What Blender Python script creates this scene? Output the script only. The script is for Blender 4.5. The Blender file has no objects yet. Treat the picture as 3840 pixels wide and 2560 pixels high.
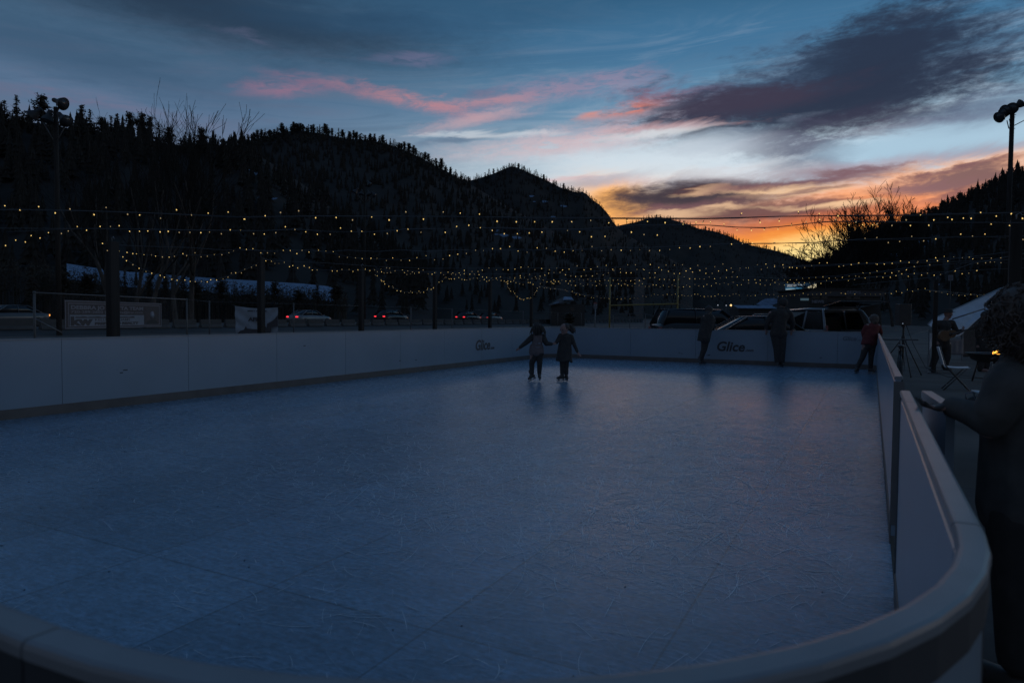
import bpy, bmesh, math, random
from mathutils import Vector, Matrix, noise
random.seed(7)
DENOISE = True
R = math.radians
sc = bpy.context.scene
COL = sc.collection

# ------------------------------------------------------------------ camera frame
# lens and tilt measured on the photograph: 24 mm, 2.1 degrees down, half a degree of roll, 1.3 m up
EYE = Vector((0, 0, 1.3)); FPX = 2560.0
_p, _r = R(2.1), R(0.5)
_f = Vector((0, math.cos(_p), -math.sin(_p))); _u = Vector((0, math.sin(_p), math.cos(_p))); _x = Vector((1, 0, 0))
CX = _x*math.cos(_r) + _u*math.sin(_r); CY = _u*math.cos(_r) - _x*math.sin(_r)

def ray(px, py): return CX*((px-1920)/FPX) - CY*((py-1280)/FPX) + _f
def at(px, py, depth): return EYE + ray(px, py)*depth          # a sighted point at a known distance
def on_z(px, py, z):
    d = ray(px, py); return EYE + d*((z-EYE.z)/d.z)
TH = R(27.8)                                                   # the rink's long axis, right of the view
UU = Vector((math.sin(TH), math.cos(TH), 0)); VV = Vector((-math.cos(TH), math.sin(TH), 0))
def rk(a, b, z=0.0): return UU*b - VV*a + Vector((0, 0, z))     # rink coordinates: a to the right, b forward
def to_rk(p): return (-(p.dot(VV)), p.dot(UU), p.z)
def on_a(px, py, a):
    d = ray(px, py); return EYE + d*((-a - EYE.dot(VV))/d.dot(VV))
def on_b(px, py, b):
    d = ray(px, py); return EYE + d*((b - EYE.dot(UU))/d.dot(UU))

cam = bpy.data.cameras.new('camera'); camo = bpy.data.objects.new('camera', cam); COL.objects.link(camo)
cam.sensor_width = 36; cam.lens = 36*FPX/3840; cam.clip_start = 0.05; cam.clip_end = 9000
camo.matrix_world = Matrix(((CX.x, CY.x, -_f.x, 0), (CX.y, CY.y, -_f.y, 0), (CX.z, CY.z, -_f.z, EYE.z), (0, 0, 0, 1)))
cam.dof.use_dof = True; cam.dof.focus_distance = 13.0; cam.dof.aperture_fstop = 4.5
sc.camera = camo
sc.view_settings.view_transform = 'Standard'; sc.view_settings.look = 'None'
sc.view_settings.gamma = 1; sc.view_settings.exposure = 0
sc.render.engine = 'CYCLES'
sc.cycles.use_denoising = DENOISE
sc.cycles.max_bounces = 6; sc.cycles.sample_clamp_indirect = 2.0

# ------------------------------------------------------------------ materials
MATS = {}
def lin(r, g, b):
    f = lambda c: (c/255/12.92) if c/255 <= .04045 else ((c/255+.055)/1.055)**2.4
    return (f(r), f(g), f(b), 1)
def mat(name, col, rough=.7, metal=0, spec=.5, var=.0, scale=8.0, bump=0.0, stretch=None, emit=None, estr=0):
    if name in MATS: return MATS[name]
    m = bpy.data.materials.new(name); m.use_nodes = True; nt = m.node_tree
    b = nt.nodes['Principled BSDF']
    b.inputs['Base Color'].default_value = (*col[:3], 1); b.inputs['Roughness'].default_value = rough
    b.inputs['Metallic'].default_value = metal; b.inputs['Specular IOR Level'].default_value = spec
    if var or bump:
        tc = nt.nodes.new('ShaderNodeTexCoord'); n = nt.nodes.new('ShaderNodeTexNoise')
        n.inputs['Scale'].default_value = scale; n.inputs['Detail'].default_value = 6
        if stretch:
            mp = nt.nodes.new('ShaderNodeMapping'); mp.inputs['Scale'].default_value = stretch
            nt.links.new(tc.outputs['Object'], mp.inputs[0]); nt.links.new(mp.outputs[0], n.inputs['Vector'])
        else: nt.links.new(tc.outputs['Object'], n.inputs['Vector'])
        if var:
            mr = nt.nodes.new('ShaderNodeMapRange'); mr.inputs[1].default_value = .3; mr.inputs[2].default_value = .7
            mr.inputs[3].default_value = 1-var; mr.inputs[4].default_value = 1+var
            mx = nt.nodes.new('ShaderNodeVectorMath'); mx.operation = 'SCALE'; mx.inputs[0].default_value = col[:3]
            nt.links.new(n.outputs[0], mr.inputs[0]); nt.links.new(mr.outputs[0], mx.inputs['Scale'])
            nt.links.new(mx.outputs[0], b.inputs['Base Color'])
        if bump:
            bp = nt.nodes.new('ShaderNodeBump'); bp.inputs['Strength'].default_value = bump; bp.inputs['Distance'].default_value = .02
            nt.links.new(n.outputs[0], bp.inputs['Height']); nt.links.new(bp.outputs[0], b.inputs['Normal'])
    if emit:
        b.inputs['Emission Color'].default_value = (*emit[:3], 1); b.inputs['Emission Strength'].default_value = estr
    MATS[name] = m; return m

K = 1.0
M = dict(
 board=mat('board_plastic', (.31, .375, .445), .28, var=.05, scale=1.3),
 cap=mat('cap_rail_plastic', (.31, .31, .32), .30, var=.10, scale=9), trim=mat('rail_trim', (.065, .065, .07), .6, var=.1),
 kick=mat('kick_strip', (.17, .14, .125), .6, var=.15, scale=5),
 seam=mat('seam_dark', (.06, .06, .06), .7),
 enddark=mat('end_post_metal', (.20, .18, .17), .5, var=.1),
 logofaint=mat('logo_faint', (.20, .225, .26), .45),
 logo=mat('logo_dark', (.07, .065, .07), .5),
 hill=mat('forested_slope', (.060, .052, .046), .95, spec=.1, var=.12, scale=.05, bump=.0),
 hillfar=mat('forested_slope_far', (.060, .052, .046), .95, spec=.1, var=.12, scale=.03),
 pine=mat('pine_needles', (.10, .083, .066), .8, spec=.2, var=.3, scale=2.5),
 mass=mat('forest_mass', (.060, .052, .044), .9, spec=.1, var=.15, scale=.3),
 bark=mat('bark', (.12, .10, .086), .9, spec=.2, var=.3, scale=4, stretch=(1, 1, .2)),
 twig=mat('bare_twigs', (.035, .03, .026), .9, spec=.2, var=.3, scale=3),
 ground=mat('dark_asphalt', (.165, .14, .122), .9, spec=.2, var=.3, scale=.6),
 road=mat('road_asphalt', (.085, .08, .076), .8, spec=.3, var=.2, scale=.4),
 snow=mat('snow', (.23, .31, .43), .8, var=.25, scale=.8),
 wood=mat('weathered_wood', (.050, .043, .038), .85, spec=.2, var=.3, scale=3, stretch=(4, 4, .4)),
 steel=mat('galvanised_steel', (.30, .30, .31), .45, metal=.5, var=.1),
 dark=mat('dark_metal', (.13, .12, .115), .5, var=.15),
 black=mat('black_plastic', (.07, .058, .052), .55, var=.15),
 rubber=mat('tyre_rubber', (.07, .065, .06), .85, var=.2),
 glass=mat('dark_window', (.02, .02, .022), .08, spec=.6, var=.1, scale=.6),
 concrete=mat('barrier_concrete', (.11, .102, .098), .9, var=.2, scale=1.5),
 cable=mat('cable_black', (.075, .07, .068), .6, var=.1),
 wire=mat('wire_grey', (.14, .135, .135), .5, var=.1),
 yellow=mat('goal_paint', (.36, .27, .09), .5, var=.1),
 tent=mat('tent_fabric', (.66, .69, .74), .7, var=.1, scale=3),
 whiteplastic=mat('chair_plastic', (.68, .70, .74), .4, var=.06),
 whitepaint=mat('van_paint', (.26, .285, .32), .22, var=.06, scale=2),
 darkpaint=mat('car_paint_dark', (.035, .033, .035), .16, var=.1, scale=2),
 greypaint=mat('car_paint_grey', (.13, .135, .145), .18, var=.1, scale=2),
 silver=mat('car_paint_silver', (.22, .235, .25), .18, var=.1, scale=2),
 skin=mat('skin', (.36, .215, .18), .55, var=.1, scale=10),
 hair=mat('dark_hair', (.06, .045, .038), .6, var=.3, scale=30, stretch=(1, 1, .15)),
 curls=mat('brown_curls', (.13, .092, .073), .6, var=.4, scale=25),
 clothblack=mat('black_cloth', (.060, .052, .048), .85, var=.2, scale=14),
 clothnavy=mat('navy_cloth', (.105, .095, .088), .85, var=.2, scale=14),
 clothgrey=mat('grey_purple_cloth', (.20, .155, .155), .85, var=.15, scale=12),
 clothred=mat('red_cloth', (.17, .036, .036), .8, var=.2, scale=12),
 denim=mat('dark_trousers', (.060, .052, .048), .85, var=.2, scale=14),
 boot=mat('skate_boot', (.09, .075, .066), .45, var=.2, scale=9),
 blade=mat('skate_blade', (.30, .31, .32), .35, metal=.8, var=.1),
 guitar=mat('guitar_wood', (.20, .11, .06), .3, var=.2, scale=5, stretch=(6, 1, 1)),
 bannerdark=mat('banner_dark', (.085, .075, .08), .6, var=.1),
 bannerpale=mat('banner_pale', (.26, .29, .34), .6, var=.08),
 bannerwhite=mat('banner_white', (.40, .43, .48), .7, var=.12, scale=4),
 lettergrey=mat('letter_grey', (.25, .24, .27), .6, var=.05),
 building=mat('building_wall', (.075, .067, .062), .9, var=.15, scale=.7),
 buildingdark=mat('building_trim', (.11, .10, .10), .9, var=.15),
 lamphead=mat('flood_reflector', (.05, .046, .045), .5, metal=.0, var=.1),
 lampglass=mat('flood_glass', (.07, .07, .075), .15, spec=.6, var=.1),
 mat_rubber=mat('floor_mat', (.085, .075, .07), .9, var=.2),
 signwhite=mat('sign_white', (.30, .31, .35), .6, var=.1), signred=mat('sign_red', (.30, .10, .09), .6, var=.1),
)
def emis(name, col, strength, back=(.1, .1, .1)):
    m = bpy.data.materials.new(name); m.use_nodes = True; b = m.node_tree.nodes['Principled BSDF']
    b.inputs['Base Color'].default_value = (*back, 1); b.inputs['Roughness'].default_value = .4
    b.inputs['Emission Color'].default_value = (*col, 1); b.inputs['Emission Strength'].default_value = strength
    m.cycles.emission_sampling = 'NONE'
    MATS[name] = m; M[name] = m; return m
emis('bulb_glow', (1.0, .66, .20), 1.12); emis('bulb_dim', (1.0, .70, .32), .36)
emis('tail_light', (1.0, .035, .05), 1.5); emis('tail_light_soft', (1.0, .06, .06), .35)
emis('amber_light', (1.0, .36, .07), 2.0); emis('white_light', (.8, .85, 1.0), .6)
emis('flame', (1.0, .42, .05), 3.0); emis('lit_window', (.35, .62, .8), .10); emis('led', (.6, .75, 1), .7)
emis('far_lamp', (1.0, .62, .25), 1.6)

# ------------------------------------------------------------------ mesh helpers
class MB:
    """collects shapes; build() links them as one mesh object"""
    def __init__(s): s.v = []; s.f = []; s.mi = []; s.smooth = []
    def add(s, vs, fs, mi=0, sm=False):
        o = len(s.v); s.v += [tuple(v) for v in vs]
        for f in fs: s.f.append(tuple(i+o for i in f)); s.mi.append(mi); s.smooth.append(sm)
    def box(s, c, d, rz=0, mi=0, taper=1.0):
        x, y, z = d[0]/2, d[1]/2, d[2]/2; co, si = math.cos(rz), math.sin(rz); vs = []
        for k in (-1, 1):
            t = 1 if k < 0 else taper
            for i, j in ((-1, -1), (1, -1), (1, 1), (-1, 1)):
                a, b = i*x*t, j*y*t; vs.append((c[0]+a*co-b*si, c[1]+a*si+b*co, c[2]+k*z))
        s.add(vs, [(3, 2, 1, 0), (4, 5, 6, 7), (0, 1, 5, 4), (1, 2, 6, 5), (2, 3, 7, 6), (3, 0, 4, 7)], mi)
    def tube(s, pts, rad, n=6, mi=0, caps=True, sm=True):
        pts = [Vector(p) for p in pts]; m = len(pts)
        if not hasattr(rad, '__len__'): rad = [rad]*m
        vs = []; prev = None
        for i, p in enumerate(pts):
            t = (pts[min(i+1, m-1)] - pts[max(i-1, 0)])
            if t.length < 1e-9: t = Vector((0, 0, 1))
            t.normalize()
            if prev is None:
                r = Vector((0, 0, 1)) if abs(t.z) < .9 else Vector((1, 0, 0)); a = t.cross(r).normalized()
            else:
                a = prev - t*prev.dot(t)
                a = a.normalized() if a.length > 1e-6 else t.cross(Vector((0, 0, 1))).normalized()
            prev = a; b = t.cross(a)
            for k in range(n):
                q = 2*math.pi*k/n; vs.append(p + a*(rad[i]*math.cos(q)) + b*(rad[i]*math.sin(q)))
        fs = [(i*n+k, i*n+(k+1) % n, (i+1)*n+(k+1) % n, (i+1)*n+k) for i in range(m-1) for k in range(n)]
        if caps: fs += [tuple(range(n-1, -1, -1)), tuple((m-1)*n+k for k in range(n))]
        s.add(vs, fs, mi, sm)
    def lathe(s, prof, c=(0, 0, 0), axis=None, n=16, mi=0, sm=True):
        """profile of (radius, height) along axis"""
        ax = Vector(axis or (0, 0, 1)).normalized(); r = Vector((1, 0, 0)) if abs(ax.x) < .9 else Vector((0, 1, 0))
        a = ax.cross(r).normalized(); b = ax.cross(a); c = Vector(c); vs = []
        for rr, h in prof:
            for k in range(n):
                q = 2*math.pi*k/n; vs.append(c + ax*h + a*(rr*math.cos(q)) + b*(rr*math.sin(q)))
        m = len(prof)
        fs = [(i*n+k, i*n+(k+1) % n, (i+1)*n+(k+1) % n, (i+1)*n+k) for i in range(m-1) for k in range(n)]
        fs += [tuple(range(n-1, -1, -1)), tuple((m-1)*n+k for k in range(n))]
        s.add(vs, fs, mi, sm)
    def ball(s, c, r, mi=0, nu=12, nv=8, rot=None):
        if not hasattr(r, '__len__'): r = (r, r, r)
        vs = [(0, 0, -1)]
        for i in range(1, nv):
            t = math.pi*i/nv - math.pi/2
            for k in range(nu):
                q = 2*math.pi*k/nu; vs.append((math.cos(t)*math.cos(q), math.cos(t)*math.sin(q), math.sin(t)))
        vs.append((0, 0, 1)); out = []
        for v in vs:
            w = Vector((v[0]*r[0], v[1]*r[1], v[2]*r[2]))
            if rot: w = rot @ w
            out.append(w + Vector(c))
        fs = [(0, 1+(k+1) % nu, 1+k) for k in range(nu)]
        for i in range(nv-2):
            for k in range(nu): fs.append((1+i*nu+k, 1+i*nu+(k+1) % nu, 1+(i+1)*nu+(k+1) % nu, 1+(i+1)*nu+k))
        l = len(vs)-1; b = 1+(nv-2)*nu
        fs += [(b+k, b+(k+1) % nu, l) for k in range(nu)]
        s.add(out, fs, mi, True)
    def prism(s, poly, off, mi=0):
        """a flat polygon given thickness by the vector off"""
        n = len(poly); off = Vector(off); a = [Vector(p) for p in poly]; b = [p+off for p in a]
        s.add(a+b, [tuple(range(n-1, -1, -1)), tuple(range(n, 2*n))] + [(i, (i+1) % n, n+(i+1) % n, n+i) for i in range(n)], mi)
    def rings(s, rings, mi=0, sm=True, caps=True):
        n = len(rings[0]); vs = [v for r in rings for v in r]; m = len(rings)
        fs = [(i*n+k, i*n+(k+1) % n, (i+1)*n+(k+1) % n, (i+1)*n+k) for i in range(m-1) for k in range(n)]
        if caps: fs += [tuple(range(n-1, -1, -1)), tuple((m-1)*n+k for k in range(n))]
        s.add(vs, fs, mi, sm)
    def mesh(s, name, mats):
        me = bpy.data.meshes.new(name); me.from_pydata(s.v, [], s.f)
        for m in (mats if isinstance(mats, (list, tuple)) else [mats]): me.materials.append(m)
        me.polygons.foreach_set('material_index', s.mi); me.polygons.foreach_set('use_smooth', s.smooth)
        me.update(); return me
    def build(s, name, mats, parent=None, bevel=0, loc=None, rz=None):
        o = bpy.data.objects.new(name, s.mesh(name, mats)); COL.objects.link(o)
        if parent: o.parent = parent
        if loc is not None: o.location = loc
        if rz is not None: o.rotation_euler = (0, 0, rz)
        if bevel:
            b = o.modifiers.new('bevel', 'BEVEL'); b.width = bevel; b.segments = 2; b.limit_method = 'ANGLE'
        return o
def tag(o, label=None, cat=None, group=None, kind=None):
    if label: o['label'] = label
    if cat: o['category'] = cat
    if group: o['group'] = group
    if kind: o['kind'] = kind
    return o
def thing(name, label, cat, loc=(0, 0, 0), rz=0, group=None):
    o = bpy.data.objects.new(name, None); COL.objects.link(o); o.empty_display_size = .2
    o.location = loc; o.rotation_euler = (0, 0, rz); return tag(o, label, cat, group)
def dup(root, loc, rz=None, label=None, group=None, scale=None):
    c = root.copy(); COL.objects.link(c); c.location = loc
    if rz is not None: c.rotation_euler = (0, 0, rz)
    if scale: c.scale = scale
    if label: c['label'] = label
    if group: c['group'] = group
    for ch in list(root.children):
        d = ch.copy(); COL.objects.link(d); d.parent = c
        for g in list(ch.children):
            e = g.copy(); COL.objects.link(e); e.parent = d
    return c
def baked(o, name=None):
    """replace an object's mesh by its evaluated (remeshed) mesh"""
    bpy.context.view_layer.update()
    dg = bpy.context.evaluated_depsgraph_get(); me = bpy.data.meshes.new_from_object(o.evaluated_get(dg))
    o.modifiers.clear(); o.data = me; return o
def text(name, body, size, m, parent=None, mw=None, shear=0, bold=0, ex=.003, align='LEFT', sx=1.0):
    c = bpy.data.curves.new('lettering', 'FONT'); c.body = body; c.size = size; c.shear = shear; c.offset = bold
    c.extrude = ex; c.align_x = align; c.resolution_u = 3
    t = bpy.data.objects.new('lettering', c); COL.objects.link(t); bpy.context.view_layer.update()
    me = bpy.data.meshes.new_from_object(t.evaluated_get(bpy.context.evaluated_depsgraph_get()))
    bpy.data.objects.remove(t); bpy.data.curves.remove(c)
    if sx != 1:
        for v in me.vertices: v.co.x *= sx
    me.materials.clear(); me.materials.append(m)
    o = bpy.data.objects.new(name, me); COL.objects.link(o)
    if parent: o.parent = parent
    if mw is not None: o.matrix_basis = mw
    return o
def facing(org, right, up):
    """matrix whose x runs along right and y along up: lettering reads along it"""
    r = right.normalized(); n = r.cross(up).normalized(); u = n.cross(r)
    return Matrix(((r.x, u.x, n.x, org.x), (r.y, u.y, n.y, org.y), (r.z, u.z, n.z, org.z), (0, 0, 0, 1)))

# ------------------------------------------------------------------ sky: a dusk sky as a function of direction
def build_world():
    w = bpy.data.worlds.new('World'); sc.world = w; w.use_nodes = True; nt = w.node_tree; N = nt.nodes; L = nt.links
    N.clear(); out = N.new('ShaderNodeOutputWorld'); bg = N.new('ShaderNodeBackground')
    def val(s, i, x):
        if hasattr(x, 'bl_idname') or hasattr(x, 'is_output'): L.new(x, s.inputs[i])
        else: s.inputs[i].default_value = x
    def m(op, a, b=0.0, c=None, clamp=False):
        n = N.new('ShaderNodeMath'); n.operation = op; n.use_clamp = clamp; val(n, 0, a); val(n, 1, b)
        if c is not None: val(n, 2, c)
        return n.outputs[0]
    def comb(x, y, z=0.0):
        n = N.new('ShaderNodeCombineXYZ'); val(n, 0, x); val(n, 1, y); val(n, 2, z); return n.outputs[0]
    def fbm(vec, scale=1.0, detail=5, rough=.55, dist=0.0):
        n = N.new('ShaderNodeTexNoise'); n.inputs['Scale'].default_value = scale; n.inputs['Detail'].default_value = detail
        n.inputs['Roughness'].default_value = rough; n.inputs['Distortion'].default_value = dist
        L.new(vec, n.inputs['Vector']); return n.outputs[0]
    def sstep(x, lo, hi):
        n = N.new('ShaderNodeMapRange'); n.interpolation_type = 'SMOOTHSTEP'; val(n, 0, x)
        n.inputs[1].default_value = lo; n.inputs[2].default_value = hi; return n.outputs[0]
    def mix(f, a, b):
        n = N.new('ShaderNodeMix'); n.data_type = 'RGBA'; val(n, 0, f)
        for i, x in ((6, a), (7, b)):
            if isinstance(x, tuple): n.inputs[i].default_value = x
            else: L.new(x, n.inputs[i])
        return n.outputs[2]
    def ramp(x, stops):
        n = N.new('ShaderNodeValToRGB'); r = n.color_ramp; r.interpolation = 'EASE'
        while len(r.elements) < len(stops): r.elements.new(.5)
        for e, (p, c) in zip(r.elements, stops): e.position = p; e.color = c
        L.new(x, n.inputs[0]); return n.outputs[0]
    tc = N.new('ShaderNodeTexCoord'); sp = N.new('ShaderNodeSeparateXYZ'); L.new(tc.outputs['Generated'], sp.inputs[0])
    A = m('MULTIPLY', m('ARCTAN2', sp.outputs[0], sp.outputs[1]), 57.2958)          # degrees to the right of north
    E0 = m('MULTIPLY', m('ARCSINE', sp.outputs[2]), 57.2958)                        # degrees above the horizon
    E = m('MAXIMUM', E0, 0.0)
    # streaks lie along the wind: stretch the noise along the azimuth, tilt it a little
    tilt = m('ADD', E, m('MULTIPLY', A, -.05))
    n1 = fbm(comb(m('MULTIPLY', A, .045), m('MULTIPLY', tilt, .16)), 1.0, 6, .55, .6)
    n2 = fbm(comb(m('MULTIPLY', A, .16), m('MULTIPLY', tilt, .55), 3.7), 1.0, 6, .6, .8)
    n3 = fbm(comb(m('MULTIPLY', A, .07), m('MULTIPLY', tilt, .62), 9.1), 1.0, 8, .62, 1.0)
    n4 = fbm(comb(m('MULTIPLY', A, .5), m('MULTIPLY', tilt, 1.9), 5.3), 1.0, 6, .65, .5)
    n5 = fbm(comb(m('MULTIPLY', A, 1.1), m('MULTIPLY', tilt, 2.6), 1.3), 1.0, 8, .68, .3)
    nn = m('ADD', m('ADD', m('MULTIPLY', m('SUBTRACT', n2, .5), .95), m('MULTIPLY', m('SUBTRACT', n4, .5), .75)), m('MULTIPLY', m('SUBTRACT', n5, .5), .65))
    A2 = m('ADD', A, m('MULTIPLY', m('SUBTRACT', n1, .5), 7.0)); E2 = m('ADD', E, m('MULTIPLY', m('SUBTRACT', n2, .5), 1.8))
    def az_el(px, py):
        d = ray(px, py).normalized(); return math.degrees(math.atan2(d.x, d.y)), math.degrees(math.asin(d.z))
    def blob(px, py, rx, ry, rot=0, soft=.55, amp=.9):
        """an oval patch of cloud with a torn edge; sizes in photograph pixels, 44 to the degree"""
        a0, e0 = az_el(px, py); c, s = math.cos(R(rot)), math.sin(R(rot))
        dx, dy = m('SUBTRACT', A2, a0), m('SUBTRACT', E2, e0)
        x = m('ADD', m('MULTIPLY', dx, c), m('MULTIPLY', dy, s)); y = m('ADD', m('MULTIPLY', dx, -s), m('MULTIPLY', dy, c))
        x = m('MULTIPLY', x, 44.0/rx); y = m('MULTIPLY', y, 44.0/ry)
        r = m('SQRT', m('ADD', m('MULTIPLY', x, x), m('MULTIPLY', y, y)))
        r = m('ADD', r, m('MULTIPLY', nn, amp))
        return sstep(r, 1.0+soft, 1.0-soft)
    En = m('DIVIDE', E, 90.0)
    g = lambda e: e/90.0
    left = ramp(En, [(g(0), lin(112, 122, 144)), (g(11), lin(106, 118, 142)), (g(15), lin(86, 112, 142)), (g(19), lin(66, 96, 124)),
                     (g(25), lin(47, 78, 106)), (g(45), lin(42, 70, 106)), (g(90), lin(46, 72, 104))])
    right = ramp(En, [(g(0), lin(225, 200, 180)), (g(9), lin(208, 218, 226)), (g(13), lin(168, 196, 212)), (g(17), lin(96, 140, 172)),
                      (g(21), lin(62, 112, 150)), (g(26), lin(40, 86, 120)), (g(45), lin(44, 74, 110)), (g(90), lin(46, 72, 104))])
    col = mix(sstep(A, -24.0, 16.0), left, right)
    # behind the camera: unseen sky opposite the sunset, grey shaped to fill camera-facing sides
    back = ramp(En, [(g(0), lin(74, 80, 90)), (g(14), lin(72, 80, 93)), (g(35), lin(54, 75, 101)), (g(90), lin(46, 72, 104))])
    Aabs = m('ABSOLUTE', m('SUBTRACT', A, 20.0)); col = mix(sstep(Aabs, 52.0, 98.0), col, back)
    fr = sstep(Aabs, 75.0, 50.0)                                                    # the clouds keep to this side of the sky
    # high thin veil
    veil = m('MULTIPLY', sstep(n3, .44, .70), m('MULTIPLY', m('MULTIPLY', fr, sstep(E, 26.0, 13.0)), .40)); col = mix(veil, col, mix(sstep(A, -20.0, 20.0), lin(96, 104, 128), lin(200, 206, 218)))
    dark = m('MULTIPLY', sstep(n3, .52, .30), m('MULTIPLY', fr, .26)); col = mix(dark, col, mix(sstep(A, -20.0, 20.0), lin(52, 76, 102), lin(92, 122, 152)))
    def lay(f, c, k=1.0):
        nonlocal col
        col = mix(m('MULTIPLY', f, k), col, c)
    # warm light low in the gap of the hills
    lay(blob(2600, 620, 560, 95, 2, .9, .6), lin(220, 230, 238), .95)
    lay(blob(3420, 550, 480, 66, 2, .9, .6), lin(168, 198, 218), 1.0)
    lay(blob(3290, 745, 640, 76, 5, .8, .9), lin(255, 192, 150), 1.0)
    lay(blob(3400, 700, 330, 40, 4, .8, .9), lin(255, 176, 116), .7)
    lay(blob(2420, 800, 330, 110, -4, .8, .5), lin(255, 206, 160), .85)
    lay(blob(3040, 925, 720, 135, 3, .75, .3), lin(246, 122, 56), 1.0)
    lay(blob(2420, 868, 330, 60, -6, .8, .4), lin(250, 170, 110), .8)
    lay(blob(3000, 872, 420, 40, 0, .8, .5), lin(212, 112, 66), .7)
    lay(blob(3020, 945, 520, 74, 4, .75, .2), lin(255, 156, 46), 1.0)
    lay(blob(3040, 962, 330, 54, 5, .8, .25), lin(255, 226, 150), 1.0)
    lay(blob(2300, 775, 120, 84, -25, .7, .45), lin(255, 180, 96), .97)
    # dark bank top left
    lay(blob(820, 40, 640, 84, -3, .9, .7), lin(36, 52, 72), .9)
    lay(blob(260, 200, 420, 60, -6, .9, .8), lin(54, 82, 110), .6)
    lay(blob(1500, 90, 460, 40, 3, .9, .8), lin(42, 78, 110), .55)
    # rose streaks
    for px, py, rx, ry, ro, c, k in ((1090, 335, 130, 16, 8, (158, 112, 134), .65), (1240, 312, 160, 12, -4, (140, 104, 128), .6),
            (1330, 330, 110, 16, -14, (96, 108, 136), .5), (1560, 385, 190, 15, -9, (200, 132, 136), .66), (1860, 378, 190, 17, 5, (206, 140, 144), .58), (1820, 345, 90, 12, 5, (110, 108, 136), .55),
            (2200, 325, 260, 26, 2, (160, 136, 160), .6), (1560, 225, 120, 12, 4, (112, 110, 142), .55), (960, 150, 110, 8, -6, (88, 94, 122), .4), (350, 380, 190, 11, 2, (116, 106, 132), .5),
            (2380, 408, 110, 17, 10, (226, 126, 100), .9), (2230, 430, 60, 9, 10, (220, 140, 124), .7), (2330, 490, 330, 34, 9, (220, 176, 178), .6), (2020, 560, 260, 26, 4, (208, 184, 190), .5),
            (700, 445, 300, 18, -8, (110, 116, 144), .45), (2560, 352, 150, 17, 2, (146, 92, 110), .7), (1800, 440, 130, 12, 4, (160, 140, 160), .4)):
        lay(m('MULTIPLY', blob(px, py, rx, ry*1.25, ro, .95, 1.5), m('ADD', sstep(n4, .34, .62), .25, clamp=True)), lin(*c), k)
    lay(blob(1740, 520, 150, 12, 9, .9, 1.1), lin(92, 114, 140), .75)
    lay(blob(1860, 640, 220, 30, 3, .9, 1.0), lin(172, 192, 206), .5)
    # the great dark cloud, upper right
    lay(blob(3080, 330, 560, 130, 7, .5, 1.2), lin(56, 68, 94), .85)
    lay(blob(3290, 196, 310, 84, 14, .5, 1.25), lin(44, 64, 90), .88)
    lay(blob(3500, 128, 230, 28, 10, .7, 1.2), lin(48, 72, 100), .7)
    lay(blob(3100, 385, 520, 66, 2, .5, 1.2), lin(42, 52, 74), .94)
    lay(blob(3300, 250, 300, 120, 20, .6, 1.2), lin(37, 48, 70), .9)
    lay(blob(2760, 385, 300, 38, 3, .7, 1.1), lin(60, 54, 74), .88)
    lay(blob(3260, 450, 340, 26, 0, .7, 1.1), lin(52, 52, 74), .75)
    lay(blob(3400, 478, 260, 15, 2, .8, 1.0), lin(92, 76, 98), .5)
    # lower purple clouds
    lay(blob(2950, 562, 160, 62, -4, .6, 1.4), lin(84, 88, 112), .9)
    lay(blob(2970, 625, 110, 44, -6, .7, 1.1), lin(92, 84, 106), .75)
    lay(blob(2640, 560, 150, 18, 0, .9, 1.1), lin(146, 152, 176), .55)
    lay(blob(2640, 732, 310, 60, 3, .5, .95), lin(76, 60, 70), .95)
    lay(blob(2520, 735, 190, 36, 0, .6, .9), lin(58, 50, 62), .9)
    lay(blob(2600, 722, 80, 9, 0, .9, 1.1), lin(150, 84, 68), .3)
    lay(blob(2830, 800, 330, 26, 1, .7, .95), lin(88, 62, 72), .9)
    lay(blob(2980, 832, 330, 18, 2, .8, .9), lin(168, 88, 66), .6)
    lay(blob(3570, 676, 170, 32, 4, .6, 1.3), lin(108, 84, 92), .9)
    lay(blob(3390, 705, 130, 22, 0, .7, 1.2), lin(140, 102, 106), .85)
    lay(blob(3100, 668, 210, 15, 2, .8, 1.2), lin(122, 92, 104), .85)
    lay(blob(3000, 762, 110, 16, 2, .7, 1.1), lin(112, 80, 84), .85)
    lay(blob(3330, 612, 420, 17, 2, .9, 1.1), lin(160, 130, 150), .5)
    lay(blob(3640, 560, 200, 20, 2, .9, 1.1), lin(110, 118, 146), .3)
    lay(blob(3700, 420, 160, 40, 6, .9, 1.1), lin(92, 108, 138), .6)
    # small torn streaks low in the sunset and across the pale middle
    rs_ = random.Random(12)
    for i in range(16):
        px, py = rs_.uniform(2480, 3650), rs_.uniform(630, 850); dk = i % 2
        lay(blob(px, py, rs_.uniform(60, 170), rs_.uniform(6, 13), rs_.uniform(0, 8), .9, 1.5), lin(118, 82, 90) if dk else lin(255, 210, 164), .75 if dk else .6)
    for i in range(12):
        px, py = rs_.uniform(1780, 2800), rs_.uniform(440, 690); c_ = ((214, 170, 172), (128, 146, 168), (226, 230, 234))[i % 3]
        lay(blob(px, py, rs_.uniform(90, 240), rs_.uniform(7, 16), rs_.uniform(-2, 10), .95, 1.5), lin(*c_), .5)
    # the pale clear bands between the clouds
    lay(blob(3440, 545, 330, 34, 2, .85, .8), lin(168, 198, 218), .85)
    lay(blob(2470, 600, 300, 54, 3, .9, .8), lin(206, 219, 229), .75)
    lay(blob(2760, 655, 190, 24, 0, .9, .9), lin(214, 214, 220), .6)
    # a trace of the physical twilight dome under it all
    sky = N.new('ShaderNodeTexSky'); sky.sky_type = 'NISHITA'; sky.sun_disc = False
    sky.sun_elevation = R(1.0); sky.sun_rotation = R(24); sky.altitude = 2300
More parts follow.
